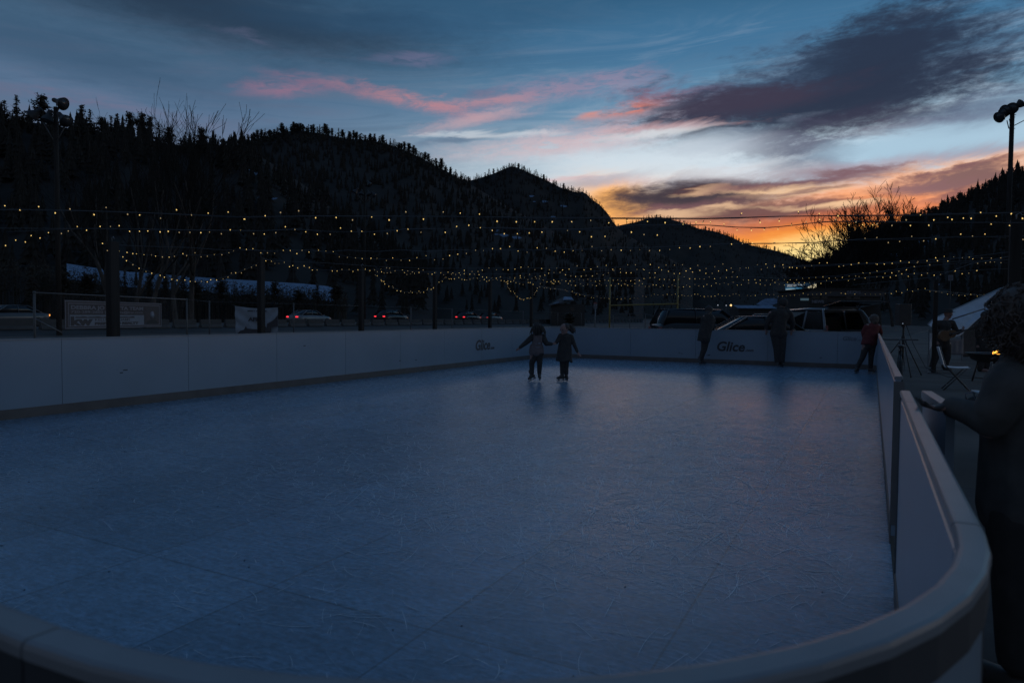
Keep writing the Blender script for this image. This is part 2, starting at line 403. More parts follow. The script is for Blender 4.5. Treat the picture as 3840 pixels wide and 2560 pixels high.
    add = N.new('ShaderNodeMix'); add.data_type = 'RGBA'; add.blend_type = 'ADD'; add.inputs[0].default_value = 0.004
    L.new(col, add.inputs[6]); L.new(sky.outputs[0], add.inputs[7])
    L.new(add.outputs[2], bg.inputs[0]); bg.inputs[1].default_value = SKY_K; L.new(bg.outputs[0], out.inputs[0])
    w.cycles.sampling_method = 'MANUAL'; w.cycles.sample_map_resolution = 1024
SKY_K = 1.0
build_world()

# ------------------------------------------------------------------ ground, road
def grid_ground():
    mb = MB(); S = 7000
    mb.add([(-S, -S, -.07), (S, -S, -.07), (S, S, -.07), (-S, S, -.07)], [(0, 1, 2, 3)])
    tag(mb.build('ground', M['ground']), kind='structure')
grid_ground()
RD = Vector((.455, .89, 0)).normalized(); RN = Vector((-RD.y, RD.x, 0))           # the highway's direction and its left
R0 = Vector((-31, 40, 0))
def rd(s, n, z=0): return R0 + RD*s + RN*n + Vector((0, 0, z))
mb = MB()
prof = [(-3.6, -.06), (-1.2, .30), (16, .34), (20, -.06)]
pts = [[rd(s, n, z) for n, z in prof] for s in range(-60, 420, 12)]
for i in range(len(pts)-1):
    for j in range(3): mb.add([pts[i][j], pts[i+1][j], pts[i+1][j+1], pts[i][j+1]], [(0, 1, 2, 3)])
tag(mb.build('road', M['road']), kind='structure')
mb = MB()
for n in (.0, 7.2):
    for s in range(-50, 260, 10):
        mb.add([rd(s, n, .334), rd(s+(10 if n == 0 else 3), n, .334), rd(s+(10 if n == 0 else 3), n+.14, .334), rd(s, n+.14, .334)], [(0, 1, 2, 3)])
tag(mb.build('road_marking', mat('road_paint', (.5, .5, .48), .7, var=.2)), kind='structure')

# ------------------------------------------------------------------ the rink
AL, AR, BN, BF, RC = -9.22, .125, .40, 20.1, .86; RF = .30          # board faces and corner radii (near, far), in rink coordinates
ZR = .975                                                  # top of the cap rail
def ice_material():
    m = bpy.data.materials.new('synthetic_ice'); m.use_nodes = True; nt = m.node_tree; N = nt.nodes; L = nt.links
    b = N['Principled BSDF']; tc = N.new('ShaderNodeTexCoord')
    def noise_(scale, stretch=(1, 1, 1), detail=5, rot=0):
        mp = N.new('ShaderNodeMapping'); mp.inputs['Scale'].default_value = stretch; mp.inputs['Rotation'].default_value = (0, 0, rot)
        n = N.new('ShaderNodeTexNoise'); n.inputs['Scale'].default_value = scale; n.inputs['Detail'].default_value = detail
        n.inputs['Roughness'].default_value = .65
        L.new(tc.outputs['Object'], mp.inputs[0]); L.new(mp.outputs[0], n.inputs['Vector']); return n.outputs[0]
    def mr(x, a, b_, c, d):
        n = N.new('ShaderNodeMapRange'); L.new(x, n.inputs[0])
        for i, v in enumerate((a, b_, c, d)): n.inputs[i+1].default_value = v
        return n.outputs[0]
    def mul(a, b_):
        n = N.new('ShaderNodeMath'); n.operation = 'MULTIPLY'; L.new(a, n.inputs[0])
        if isinstance(b_, float): n.inputs[1].default_value = b_
        else: L.new(b_, n.inputs[1])
        return n.outputs[0]
    br = N.new('ShaderNodeTexBrick'); br.offset = 0; br.squash = 1
    mp = N.new('ShaderNodeMapping'); mp.inputs['Location'].default_value = (.69, -.49, 0)
    L.new(tc.outputs['Object'], mp.inputs[0]); L.new(mp.outputs[0], br.inputs['Vector'])
    br.inputs['Scale'].default_value = 1; br.inputs['Brick Width'].default_value = .91; br.inputs['Row Height'].default_value = 1.82
    br.inputs['Mortar Size'].default_value = .006; br.inputs['Mortar Smooth'].default_value = .3; br.inputs['Bias'].default_value = 0
    br.inputs['Color1'].default_value = (.88, .88, .88, 1); br.inputs['Color2'].default_value = (1.08, 1.08, 1.08, 1); br.inputs['Mortar'].default_value = (.46, .46, .46, 1)
    grain = noise_(38, (.7, 1, 1), 9); streak = noise_(7, (1, 5.5, 1), 9, -R(27.8)); blot = noise_(.8, (1, 1, 1), 5); rub = noise_(3.2, (1, 1.6, 1), 7)
    k = mul(mul(mr(grain, .3, .7, .60, 1.40), mr(streak, .3, .7, .74, 1.26)), mul(mr(blot, .3, .7, .84, 1.14), mr(rub, .3, .7, .84, 1.16)))
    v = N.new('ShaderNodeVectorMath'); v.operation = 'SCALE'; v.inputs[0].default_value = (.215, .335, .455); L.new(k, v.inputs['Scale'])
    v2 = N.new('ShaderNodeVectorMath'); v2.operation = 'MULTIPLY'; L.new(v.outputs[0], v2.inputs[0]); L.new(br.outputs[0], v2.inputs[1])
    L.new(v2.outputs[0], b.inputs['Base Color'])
    L.new(mr(streak, .3, .7, .20, .34), b.inputs['Roughness'])
    b.inputs['Specular IOR Level'].default_value = 1.0
    bp = N.new('ShaderNodeBump'); bp.inputs['Strength'].default_value = .16; bp.inputs['Distance'].default_value = .004
    L.new(noise_(150, (1, 2.5, 1), 3, -R(27.8)), bp.inputs['Height']); L.new(bp.outputs[0], b.inputs['Normal'])
    return m
mb = MB()
n = 10; outl = []
for cx, cy, q0, rc in ((AR-RC, BN+RC, -90, RC), (AR-RF, BF-RF, 0, RF), (AL+RC, BF-RC, 90, RC), (AL+RC, BN+RC, 180, RC)):
    for i in range(n+1):
        q = R(q0 + 90*i/n); outl.append((cx+rc*math.cos(q), cy+rc*math.sin(q), 0))
mb.prism([(x, y, -.05) for x, y, z in outl], (0, 0, .05))
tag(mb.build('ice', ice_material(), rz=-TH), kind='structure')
# skate scratches: too many to count
mb = MB(); rs = random.Random(5)
for i in range(27000):
    b = BN+.3 + (BF-BN-1)*rs.random()**1.35; a = AL+.5 + (AR-AL-.7)*rs.random()
    if rs.random() < .68:
        a = rs.gauss(-1.9, 1.25); b = rs.gauss(5.9, 2.0)
        if not (AL+.4 < a < AR-.2 and BN+.5 < b < BF-.5): continue
    ln = rs.choice((.04, .06, .08, .11, .15, .2, .28))*rs.uniform(.7, 1.3)*(3 if rs.random() < .03 else 1); q = rs.uniform(0, 6.283); cur = rs.gauss(0, 1.6)/max(ln, .12)*.3
    w = rs.choice((.0007, .0011, .0016, .0023))*(.55+min(1.2, max(0, b-1.5)*.22)); k = 5; p = [(a, b)]
    for j in range(k):
        q += cur*ln/k; a += math.cos(q)*ln/k; b += math.sin(q)*ln/k; p.append((a, b))
    if not (AL+.05 < a < AR-.05 and BN+RC*.3 < b < BF-.1): continue
    if a > AR-RC and b < BN+RC: continue
    if b < 3.2 and rs.random() < .72: continue
    vs = []; zz = rs.uniform(.0005, .0035)                             # no two on one plane
    for j, (x, y) in enumerate(p):
        x2, y2 = p[min(j+1, k)]; x1, y1 = p[max(j-1, 0)]; l = math.hypot(x2-x1, y2-y1) or 1
        ww = w*(1 if 0 < j < k else .3); nx, ny = -(y2-y1)/l*ww, (x2-x1)/l*ww
        vs += [(x-nx, y-ny, zz), (x+nx, y+ny, zz)]
    mb.add(vs, [(2*j, 2*j+2, 2*j+3, 2*j+1) for j in range(k)])
for i in range(330):                                                # long gliding arcs
    a, b = rs.uniform(AL+1, AR-.6), rs.uniform(BN+2.0, BF-1); q = rs.uniform(0, 6.283); ln = rs.uniform(.9, 3.2); cur = rs.gauss(0, .30); w = rs.choice((.0006, .0009, .0013))*(.55+min(1.0, max(0, b-1.5)*.2)); k = 14; vs = []; ok = True; zz = rs.uniform(.0005, .0035)
    for j in range(k+1):
        nx, ny = -math.sin(q)*w*(.2 if j in (0, k) else 1), math.cos(q)*w*(.2 if j in (0, k) else 1); vs += [(a-nx, b-ny, zz), (a+nx, b+ny, zz)]
        q += cur*ln/k; a += math.cos(q)*ln/k; b += math.sin(q)*ln/k; ok = ok and AL+.1 < a < AR-.1 and BN+1.0 < b < BF-.2
    if ok: mb.add(vs, [(2*j, 2*j+2, 2*j+3, 2*j+1) for j in range(k)])
tag(mb.build('skate_scratches', mat('scratch_frost', (.90, .95, 1.0), .38, spec=1.0, var=.15, scale=3), rz=-TH), kind='stuff')
mb = MB()
for i in range(150):
    a = AL+.5+(AR-AL-.8)*rs.random(); b = BN+1+(BF-BN-2)*rs.random()**1.6
    mb.ball((a, b, .002), (rs.uniform(.003, .009), rs.uniform(.002, .006), .002), nu=6, nv=4, rot=Matrix.Rotation(rs.uniform(0, 3), 3, 'Z'))
tag(mb.build('dirt_specks', M['seam'], rz=-TH), kind='stuff')

def path(kind_):
    """plan line of the inner board face, as (a, b, outward a, outward b)"""
    k, *v = kind_
    if k == 'line':
        (a0, b0), (a1, b1), nrm = v; m = max(2, int(math.hypot(a1-a0, b1-b0)/1.0)+1)
        return [(a0+(a1-a0)*i/(m-1), b0+(b1-b0)*i/(m-1), *nrm) for i in range(m)]
    cx, cy, q0, q1 = v[:4]; m = 15; rc = v[4] if len(v) > 4 else RC
    return [(cx+rc*math.cos(R(q0+(q1-q0)*i/(m-1))), cy+rc*math.sin(R(q0+(q1-q0)*i/(m-1))), math.cos(R(q0+(q1-q0)*i/(m-1))), math.sin(R(q0+(q1-q0)*i/(m-1)))) for i in range(m)]
def sweep(mb, pth, prof, mi=0, sm=False):
    mb.rings([[(a+na*o, b+nb*o, z) for o, z in prof] for a, b, na, nb in pth], mi, sm)
PANEL = [(0, .05), (0, .930), (.004, .932), (.004, .9555), (.030, .9555), (.030, .05)]
CAP = [(-.004, .956), (-.004, .969), (0, .974), (.005, ZR), (.031, ZR), (.036, .973), (.038, .968), (.038, .957)]
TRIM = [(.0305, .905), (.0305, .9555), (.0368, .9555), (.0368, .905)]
KICK = [(-.006, .0), (-.006, .118), (-.0005, .122), (-.0005, .0)]
def cut(pth, s0, s1):
    """the piece of a plan line between two lengths along it"""
    out = []; s = 0
    for i in range(len(pth)-1):
        p, q = pth[i], pth[i+1]; l = math.hypot(q[0]-p[0], q[1]-p[1])
        for t in ((s0-s)/l, (s1-s)/l) if l else ():
            pass
        lo, hi = max(0, (s0-s)/l), min(1, (s1-s)/l)
        if lo < hi-1e-6:
            f = lambda t: tuple(p[k]+(q[k]-p[k])*t for k in range(4))
            if not out: out.append(f(lo))
            out.append(f(hi))
        s += l
    return out
def plen(pth): return sum(math.hypot(pth[i+1][0]-pth[i][0], pth[i+1][1]-pth[i][1]) for i in range(len(pth)-1))
def barrier(label, pths, joints, capjoints=None, kick=True, pw=.04):
    o = thing('rink_board', label, 'rink board', (0, 0, 0), -TH, 'boards around the rink')
    pth = []
    for p in pths: pth += path(p) if not pth else path(p)[1:]
    tot = plen(pth); js = [0]+list(joints)+[tot]
    for i in range(len(js)-1):
        mb = MB(); sweep(mb, cut(pth, js[i]+(.003 if i else 0), js[i+1]-(.003 if i < len(js)-2 else 0)), PANEL); mb.build('panel', M['board'], o)
    cs = [0]+list(capjoints if capjoints is not None else joints)+[tot]
    for i in range(len(cs)-1):
        mb = MB(); sweep(mb, cut(pth, cs[i]+(.0025 if i else 0), cs[i+1]-(.0025 if i < len(cs)-2 else 0)), CAP, sm=False)
        mb.build('cap_rail', M['cap'], o)
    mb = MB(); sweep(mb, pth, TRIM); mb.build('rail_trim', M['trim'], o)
    if kick:
        mb = MB(); sweep(mb, pth, KICK); mb.build('kick_strip', M['kick'], o)
    for j in joints:                                                # posts that hold the panels, on the outside
        a, b, na, nb = cut(pth, max(0, j-.01), min(tot, j+.01))[0]
        mb = MB(); mb.box((a+na*(.033+pw/2), b+nb*(.033+pw/2), .42), (pw, pw*1.3, .92), math.atan2(nb, na)); mb.build('post', M['enddark'], o)
    return o
left = barrier('long white rink board along the far left side of the ice',
    [('line', (AL, BN+RC), (AL, BF-RC), (-1, 0)), ('arc', AL+RC, BF-RC, 180, 90)],
    [u*1.0-(BN+RC) for u in (3.25, 5.06, 6.90, 8.65, 10.42, 12.2, 13.95, 15.75, 17.5)])
far = barrier('white rink board across the far end behind the skaters',
    [('line', (AL+RC, BF), (AR-RF, BF), (0, 1)), ('arc', AR-RF, BF-RF, 90, 0, RF)],
    [(-v)-(AL+RC) for v in (6.51, 4.54, 2.55, .80)])
GA0, GA1 = 3.62, 4.50                                               # the gate opening
right = barrier('right hand rink board beyond the gate opening, pink light on its rail',
    [('line', (AR, GA1), (AR, BF-RF), (1, 0))], [5.2-GA1, 7.0-GA1, 8.8-GA1, 10.6-GA1, 12.4-GA1, 14.2-GA1, 16.0-GA1, 17.8-GA1])
s_arc = math.pi/2*RC
near = barrier('nearest rink board, curving round the corner in front of the camera',
    [('line', (AR, GA0), (AR, BN+RC), (1, 0)), ('arc', AR-RC, BN+RC, 0, -90)], [GA0-1.30], [.50, GA0-1.30], pw=.012)
nend = barrier('near end rink board, its rail crossing the bottom left of the photo',
    [('line', (AR-RC-.004, BN), (AL+RC, BN), (0, -1)), ('arc', AL+RC, BN+RC, 270, 180)], [1.8, 3.6, 5.4, 7.2])
# end plates at the gate opening
mb = MB(); mb.box((AR+.0205, GA1-.004, .53), (.055, .007, .83)); mb.build('end_plate', M['enddark'], right)
mb = MB(); mb.box((AR+.0205, GA0+.004, .53), (.055, .007, .83)); mb.build('end_plate', M['enddark'], near)
# the gate, folded back along the outside of the near board
gate = thing('rink_gate', 'rink gate folded open outside the near rail, a sleeve resting on it', 'gate', rk(AR+.085, GA0+.04), -TH+R(4))
mb = MB(); mb.box((.02, -.30, .50), (.030, .60, .87)); mb.build('panel', M['board'], gate)
mb = MB(); mb.box((.02, -.30, .957), (.044, .605, .036)); mb.build('cap_rail', M['cap'], gate, bevel=.005)
mb = MB()
mb.tube([(-.01, -.01, .20), (-.01, -.01, .82)], .012, 8)
mb.build('hinge', M['steel'], gate)
mb = MB(); mb.box((.041, -.54, .62), (.012, .05, .12)); mb.build('latch', M['dark'], gate)

# the maker's lettering on the boards
def logo(host, org, right_, size, m='logo'):
    up = Vector((0, 0, 1)); inv = host.matrix_basis.inverted() if host.matrix_basis else Matrix()
    w = facing(org, right_, up)
    o = text('logo', 'Glice', size, M[m], shear=.22, bold=size*.028, ex=.0015); o.parent = host; o.matrix_basis = inv @ w
    wd = max(v.co.x for v in o.data.vertices)
    w2 = facing(org + right_.normalized()*(wd+size*.02) + Vector((0, 0, .0)), right_, up)
    p = text('logo_suffix', '.com', size*.30, M[m], shear=.22, bold=size*.008, ex=.0015); p.parent = host; p.matrix_basis = inv @ w2
bpy.context.view_layer.update()
logo(far, on_b(2684, 1314, BF)-UU*.004, -VV, .375)
logo(left, on_a(1781, 1313, AL)-VV*.004, UU, .375)
logo(far, on_b(3158, 1276, BF)-UU*.004, -VV, .16, 'logofaint')
# scuffs on the boards
mb = MB(); rs = random.Random(3)
for px, py in ((455, 1397), (470, 1387), (1142, 1296), (1560, 1349), (1500, 1352)):
    p = to_rk(on_a(px, py, AL)); mb.box((AL+.0015, p[1], p[2]), (.003, rs.uniform(.03, .09), .014))
for px, py in ((2548, 1322), (2557, 1325), (2655, 1332), (2660, 1330), (3078, 1341)):
    p = to_rk(on_b(px, py, BF)); mb.box((p[0], BF-.0015, p[2]), (rs.uniform(.04, .1), .003, .015))
tag(mb.build('scuff_marks', M['seam'], rz=-TH), kind='stuff')

# ------------------------------------------------------------------ hills
def pl(pts, x):
    for i in range(len(pts)-1):
        (x0, y0), (x1, y1) = pts[i], pts[i+1]
        if x <= x1 or i == len(pts)-2: return y0+(y1-y0)*(x-x0)/(x1-x0)
HILLS = {}
def hill(key, prof, dist, m, base=.45, step=16, label=None):
    """a slope from the valley floor up to a measured ridge line and down again behind it"""
    xs = list(range(prof[0][0], prof[-1][0]+1, step)); T = 16; rows = []
    for x in xs:
        D = pl(dist, x); P = at(x, pl(prof, x), D); h = Vector((P.x, P.y, 0)); zr = max(P.z, .5); row = []
        for j in range(T+1):
            t = j/T; d = base+(1-base)*t; q = h*d
            z = zr*(.10*t+.90*t**1.25) - .1
            q3 = Vector((q.x, q.y, 0)); z += noise.noise(q3*.03)*zr*.05*math.sin(math.pi*t) + noise.noise(q3*.11)*zr*.02*math.sin(math.pi*t)
            row.append(Vector((q.x, q.y, z)))
        for d, k in ((1.12, .93), (1.35, .6), (1.8, -.02)): row.append(Vector((h.x*d, h.y*d, zr*k-.2)))
        rows.append(row)
    mb = MB(); n = len(rows[0])
    mb.add([v for r in rows for v in r], [(i*n+j, (i+1)*n+j, (i+1)*n+j+1, i*n+j+1) for i in range(len(rows)-1) for j in range(n-1)], 0, True)
    tag(mb.build('hill', m), kind='structure'); HILLS[key] = (xs, rows, T)
def slope_point(key, px, t):
    xs, rows, T = HILLS[key]; i = max(0, min(len(xs)-2, int((px-xs[0])/(xs[1]-xs[0])))); f = (px-xs[i])/(xs[i+1]-xs[i])
    j = min(T-1, int(t*T)); g = t*T-j
    r = lambda k: rows[k][j].lerp(rows[k][j+1], g)
    return r(i).lerp(r(i+1), max(0, min(1, f)))
NEARL = [(-1500, 330), (-700, 400), (-200, 440), (0, 452), (100, 455), (200, 470), (270, 482), (400, 495), (480, 503), (530, 516), (600, 532), (650, 541), (700, 546), (760, 547), (850, 549), (900, 552), (1000, 600), (1150, 700), (1350, 860), (1500, 960), (1650, 1060)]
MIDDLE = [(560, 640), (700, 590), (800, 562), (880, 545), (920, 532), (960, 520), (1000, 514), (1040, 500), (1080, 493), (1120, 488), (1160, 494), (1200, 499), (1240, 508), (1300, 520), (1350, 522), (1400, 530), (1450, 539), (1500, 556), (1550, 578), (1600, 603), (1650, 630), (1700, 655), (1730, 674), (1748, 682), (1900, 772), (2100, 880), (2300, 985), (2420, 1060)]
PEAK = [(1560, 790), (1660, 720), (1742, 682), (1790, 670), (1850, 651), (1890, 634), (1917, 622), (1950, 631), (2000, 655), (2050, 676), (2100, 702), (2160, 722), (2190, 718), (2220, 748), (2250, 768), (2280, 802), (2300, 834), (2340, 876), (2500, 962), (2600, 1020)]
FARH = [(2160, 900), (2300, 851), (2340, 841), (2380, 834), (2430, 818), (2470, 813), (2510, 820), (2560, 835), (2620, 857), (2680, 867), (2740, 887), (2790, 912), (2840, 925), (2900, 937), (2950, 952), (3000, 971), (3040, 984), (3100, 990), (3250, 1020), (3500, 1090)]
RIGHTH = [(2900, 1050), (3000, 1003), (3060, 989), (3100, 982), (3130, 968), (3160, 949), (3200, 920), (3250, 891), (3300, 867), (3350, 849), (3400, 828), (3440, 815), (3480, 800), (3520, 785), (3560, 764), (3600, 744), (3650, 726), (3700, 702), (3750, 676), (3790, 660), (3840, 646), (3950, 590), (4200, 490), (4700, 380), (5300, 300)]
hill('left', NEARL, [(-1500, 190), (900, 260), (1650, 300)], M['hill'], .44)
hill('middle', MIDDLE, [(560, 640), (2420, 760)], M['hill'], .40)
hill('peak', PEAK, [(1560, 1150), (2600, 1250)], M['hillfar'], .62)
hill('far', FARH, [(2160, 1900), (3500, 1900)], M['hillfar'], .70)
hill('right', RIGHTH, [(2900, 640), (3840, 330), (5300, 200)], M['hill'], .34)
# old snow lying on the slopes
def snow_patch(key, spots):
    mb = MB(); rs = random.Random(11)
    for px, t, w in spots:
        for k in range(5):
            c = slope_point(key, px+rs.uniform(-22, 22)*w, t+rs.uniform(-.02, .02)); r = w*rs.uniform(.5, 1.5); n = 9; ring = []
            for i in range(n):
                q = 6.283*i/n; ring.append(c + Vector((math.cos(q)*r*rs.uniform(.7, 1.3)*1.8, math.sin(q)*r*.6, .9+math.sin(q)*r*.55)))
            mb.add(ring, [tuple(range(n))])
    tag(mb.build('snow_patch', M['snow']), kind='structure')
snow_patch('left', [(935, .80, .9), (1008, .66, 1.0)])
snow_patch('middle', [(1890, .62, 2.0), (1050, .66, 1.6)])
snow_patch('peak', [(2045, .80, 3.0), (2110, .72, 2.0)])
snow_patch('right', [(3420, .55, 2.6), (2900, .3, 3)])
# the snowy bank along the foot of the left hill
mb = MB(); top = [(250, 988), (390, 1010), (480, 1018), (600, 1028), (700, 1036), (800, 1043), (950, 1052), (1130, 1063), (1250, 1075)]
rows = []
for i in range(101):
    x = 250+i*10; y = pl(top, x); a_ = at(x, y, 122); b_ = at(x, y+58+8*noise.noise(Vector((x*.02, 0, 0))), 109); row = []
    for j in range(7):
        p = a_.lerp(b_, j/6); row.append(p + Vector((0, 0, .35*noise.noise(p*.5))) if 0 < j else p)
    c = a_ + Vector((a_.x*.12, a_.y*.12, -1.5)); rows.append([c]+row)
mb.add([v for r in rows for v in r], [(i*8+j, (i+1)*8+j, (i+1)*8+j+1, i*8+j+1) for i in range(100) for j in range(7)], 0, True)
tag(mb.build('snow_bank', M['snow']), kind='structure')
mb = MB(); rows = []
for i in range(101):                                                # the dark cutting under it
    x = 250+i*10; y = pl(top, x)+56; a_ = at(x, y, 109.4); rows.append([a_, Vector((a_.x*.96, a_.y*.96, -.1))])
mb.add([v for r in rows for v in r], [(i*2, (i+1)*2, (i+1)*2+1, i*2+1) for i in range(100)])
tag(mb.build('embankment', M['hill']), kind='structure')

# ------------------------------------------------------------------ conifers
def conifer(seed, kind, lev=26, dens=1.0):
    """trunk and crown meshes of a conifer 1 m high; crown of many needle clumps with gaps between the boughs"""
    rs = random.Random(seed); tr, cr = MB(), MB()
    lean = Vector((rs.uniform(-.02, .02), rs.uniform(-.02, .02), 0))
    tr.tube([Vector((0, 0, -.06)), lean*.5+Vector((0, 0, .5)), lean+Vector((0, 0, .97))], [.020, .012, .003], 6)
    w = {'fir': .19, 'pine': .27, 'narrow': .11}[kind]; z0 = {'fir': .10, 'pine': .22, 'narrow': .15}[kind]
    for i in range(lev):
        f = (i+rs.uniform(-.3, .3))/lev; z = z0+(1-z0)*f
        if kind == 'pine': prof = (math.sin(math.pi*min(1, (f*.86+.10)))**.62)*(.78+.22*math.sin(f*17+seed))
        elif kind == 'fir': prof = (1-f)**.85*(.88+.2*math.sin(f*31+seed))+.03
        else: prof = (math.sin(math.pi*(f*.9+.07)))**.5
        nb = max(3, int((6 if kind != 'narrow' else 4)*dens*rs.uniform(.7, 1.2)))
        for k in range(nb):
            if rs.random() < .12: continue
            q = rs.uniform(0, 6.283); ln = w*prof*rs.uniform(.55, 1.15); dz = rs.uniform(-.03, .01) if kind == 'fir' else rs.uniform(-.01, .05)
            n = max(1, int(ln/.042))
            for c in range(n):
                t = (c+.7)/n; p = lean*z + Vector((math.cos(q)*ln*t, math.sin(q)*ln*t, z+dz*t*t*2))
                s = .030*(1.15-.5*t)*rs.uniform(.8, 1.3)*(1.25 if kind == 'pine' else 1)
                for _ in range(3):
                    u = Vector((rs.gauss(0, 1), rs.gauss(0, 1), rs.gauss(0, .55))).normalized()*s*1.25; v = Vector((rs.gauss(0, 1), rs.gauss(0, 1), rs.gauss(0, .6))).normalized()*s*.75
                    o = p+Vector((rs.gauss(0, s*.6), rs.gauss(0, s*.6), rs.gauss(0, s*.45)))
                    cr.add([o-u, o-v*.8, o+u, o+v], [(0, 1, 2, 3)])
    return tr, cr
PROTO = {}
for kind, ns in (('fir', 3), ('pine', 4), ('narrow', 1)):
    for s in range(ns):
        tr, cr = conifer(s*7+len(kind), kind); one = MB(); one.add(tr.v, tr.f, 0, True); one.add(cr.v, cr.f, 1)
        PROTO[kind, s] = (tr.mesh('trunk', M['bark']), cr.mesh('crown', M['pine']), one.mesh('conifer', [M['bark'], M['pine']]))
def tree_with_parts(kind, s, loc, h, rz, wide, label, group):
    o = thing('conifer', label, 'conifer', loc, rz, group); o.scale = (h*wide, h*wide, h)
    for nm, me in (('trunk', PROTO[kind, s][0]), ('crown', PROTO[kind, s][1])):
        c = bpy.data.objects.new(nm, me); COL.objects.link(c); c.parent = o
    return o
def tree_far(kind, s, loc, h, rz, wide, label, group):
    o = bpy.data.objects.new('conifer', PROTO[kind, s][2]); COL.objects.link(o)
    o.location = loc; o.rotation_euler = (0, 0, rz); o.scale = (h*wide, h*wide, h); tag(o, label, 'conifer', group)
def px_h(D, n): return D*n/FPX
rs = random.Random(21)
LT = [ # x, top y, width, kind, variety, what tells it apart
 (19, 376, 62, 'fir', 0, 'dark fir at the left edge of the photo, on the ridge'),
 (64, 357, 62, 'fir', 1, 'tall pointed fir on the left ridge, second tree from the edge'),
 (112, 420, 46, 'pine', 1, 'low dark pine between the pointed fir and the big round pine'),
 (155, 358, 84, 'pine', 0, 'big round topped pine left of the floodlight on the ridge'),
 (197, 412, 46, 'fir', 2, 'short conifer directly behind the left floodlight pole'),
 (306, 392, 78, 'fir', 2, 'broad fir just right of the left floodlight, clear gaps between its boughs'),
 (338, 409, 46, 'fir', 0, 'slim fir touching the broad fir right of the floodlight'),
 (382, 440, 52, 'pine', 2, 'low bushy pine in the dip right of the slim fir'),
 (418, 433, 46, 'fir', 1, 'pointed conifer left of a twin on the left ridge'),
 (441, 426, 54, 'fir', 0, 'pointed conifer right of its twin on the left ridge'),
 (489, 423, 60, 'pine', 3, 'open crowned pine with sky showing through it, left of the bare tree top'),
 (530, 426, 66, 'pine', 0, 'dense pine right under the bare tree top on the ridge'),
 (563, 440, 44, 'pine', 1, 'ragged pine right of the bare tree top'),
 (596, 461, 24, 'narrow', 0, 'small narrow rounded conifer standing alone right of the ragged pine'),
 (633, 478, 52, 'pine', 2, 'broad low pine left of the thin bare tops'),
 (697, 495, 34, 'fir', 2, 'small fir behind the thin bare tops'),
 (757, 480, 62, 'pine', 3, 'round pine right of the thin bare tops on the ridge'),
 (808, 503, 32, 'fir', 1, 'small pointed fir near the foot of the left ridge line'),
 (838, 522, 26, 'pine', 1, 'smallest conifer at the foot of the left ridge line')]
for x, yt, w, kind, s, lab in LT:
    D = pl([(-1500, 190), (900, 260), (1650, 300)], x)*.985; yb = pl(NEARL, x)+16; h = px_h(D, yb-yt); b = at(x, yb, D)
    wide = px_h(D, w)/h/{'fir': .40, 'pine': .56, 'narrow': .24}[kind]
    tree_with_parts(kind, s, b, h, rs.uniform(0, 6), wide, lab, 'conifers along the near left ridge')
for i in range(26):
    x = rs.uniform(-20, 880); kind, s = rs.choice([('fir', 0), ('fir', 1), ('pine', 2), ('pine', 1), ('pine', 3)]); D = pl([(-1500, 190), (900, 260)], x)*rs.uniform(.93, .97)
    yb = pl(NEARL, x)+44; h = px_h(D, rs.uniform(38, 66)); tree_far(kind, s, at(x, yb, D), h, rs.uniform(0, 6), rs.uniform(.9, 1.3), 'dark conifer filling the gaps below the near left ridge line', 'conifers just below the near left ridge')
def skyline(key, prof, dist, x0, x1, sp, hr, label, group, kinds, sink=6):
    x = x0
    while x < x1:
        D = pl(dist, x)*rs.uniform(.975, .998); yb = pl(prof, x)+sink; h = px_h(D, rs.uniform(*hr)*(1.25 if rs.random() < .2 else 1)+sink)
        kind, s = rs.choice(kinds); tree_far(kind, s, at(x, yb, D), h, rs.uniform(0, 6), rs.uniform(.85, 1.35), label, group); x += sp*rs.uniform(.4, 1.5)
FP = [('fir', 0), ('fir', 1), ('pine', 0), ('pine', 1), ('pine', 2), ('pine', 3)]; FF = [('fir', 0), ('fir', 1), ('fir', 2), ('pine', 3), ('narrow', 0)]
skyline('middle', MIDDLE, [(560, 640), (2420, 760)], 862, 1745, 13, (17, 34), 'small dark conifer on the skyline of the rounded middle hill', 'conifers on the middle hill skyline', FP, 8)
skyline('peak', PEAK, [(1560, 1150), (2600, 1250)], 1750, 2215, 9.5, (10, 19), 'tiny dark conifer on the skyline of the pointed hill behind the rink', 'conifers on the pointed hill skyline', FF)
skyline('far', FARH, [(2160, 1900), (3500, 1900)], 2350, 3052, 10.5, (7, 15), 'tiny dark conifer on the skyline of the farthest hill, under the sunset', 'conifers on the farthest hill skyline', FF, 4)
skyline('right', RIGHTH, [(2900, 640), (3840, 330), (5300, 200)], 3070, 3850, 14, (13, 28), 'dark conifer on the skyline of the right hill', 'conifers on the right hill skyline', FP, 8)
# the woods on the slopes, one dark mass
def forest(key, n, hm, x0, x1):
    mb = MB(); rs = random.Random(len(key)*5)
    for i in range(n):
        t = rs.random()**.6*.97; p = slope_point(key, rs.uniform(x0, x1), t); h = hm*rs.uniform(.6, 1.25); r = h*rs.uniform(.14, .24)
        for k in range(6):
            z0, z1 = h*(.10+.145*k), h*(.36+.145*k) if k < 5 else h; rr = r*(1-.16*k)*rs.uniform(.8, 1.2); q0 = rs.uniform(0, 6); m = 12
            ring = [p+Vector((math.cos(q0+6.283*j/m)*rr*(rs.uniform(.85, 1.3) if j % 2 else rs.uniform(.35, .6)), math.sin(q0+6.283*j/m)*rr*(rs.uniform(.85, 1.3) if j % 2 else rs.uniform(.35, .6)), z0+(rs.uniform(-.05, 0) if j % 2 else rs.uniform(0, .05))*h)) for j in range(m)]
            mb.add(ring+[p+Vector((rs.uniform(-.1, .1)*r, 0, z1))], [(j, (j+1) % m, m) for j in range(m)])
    tag(mb.build('forest', M['mass']), kind='stuff')
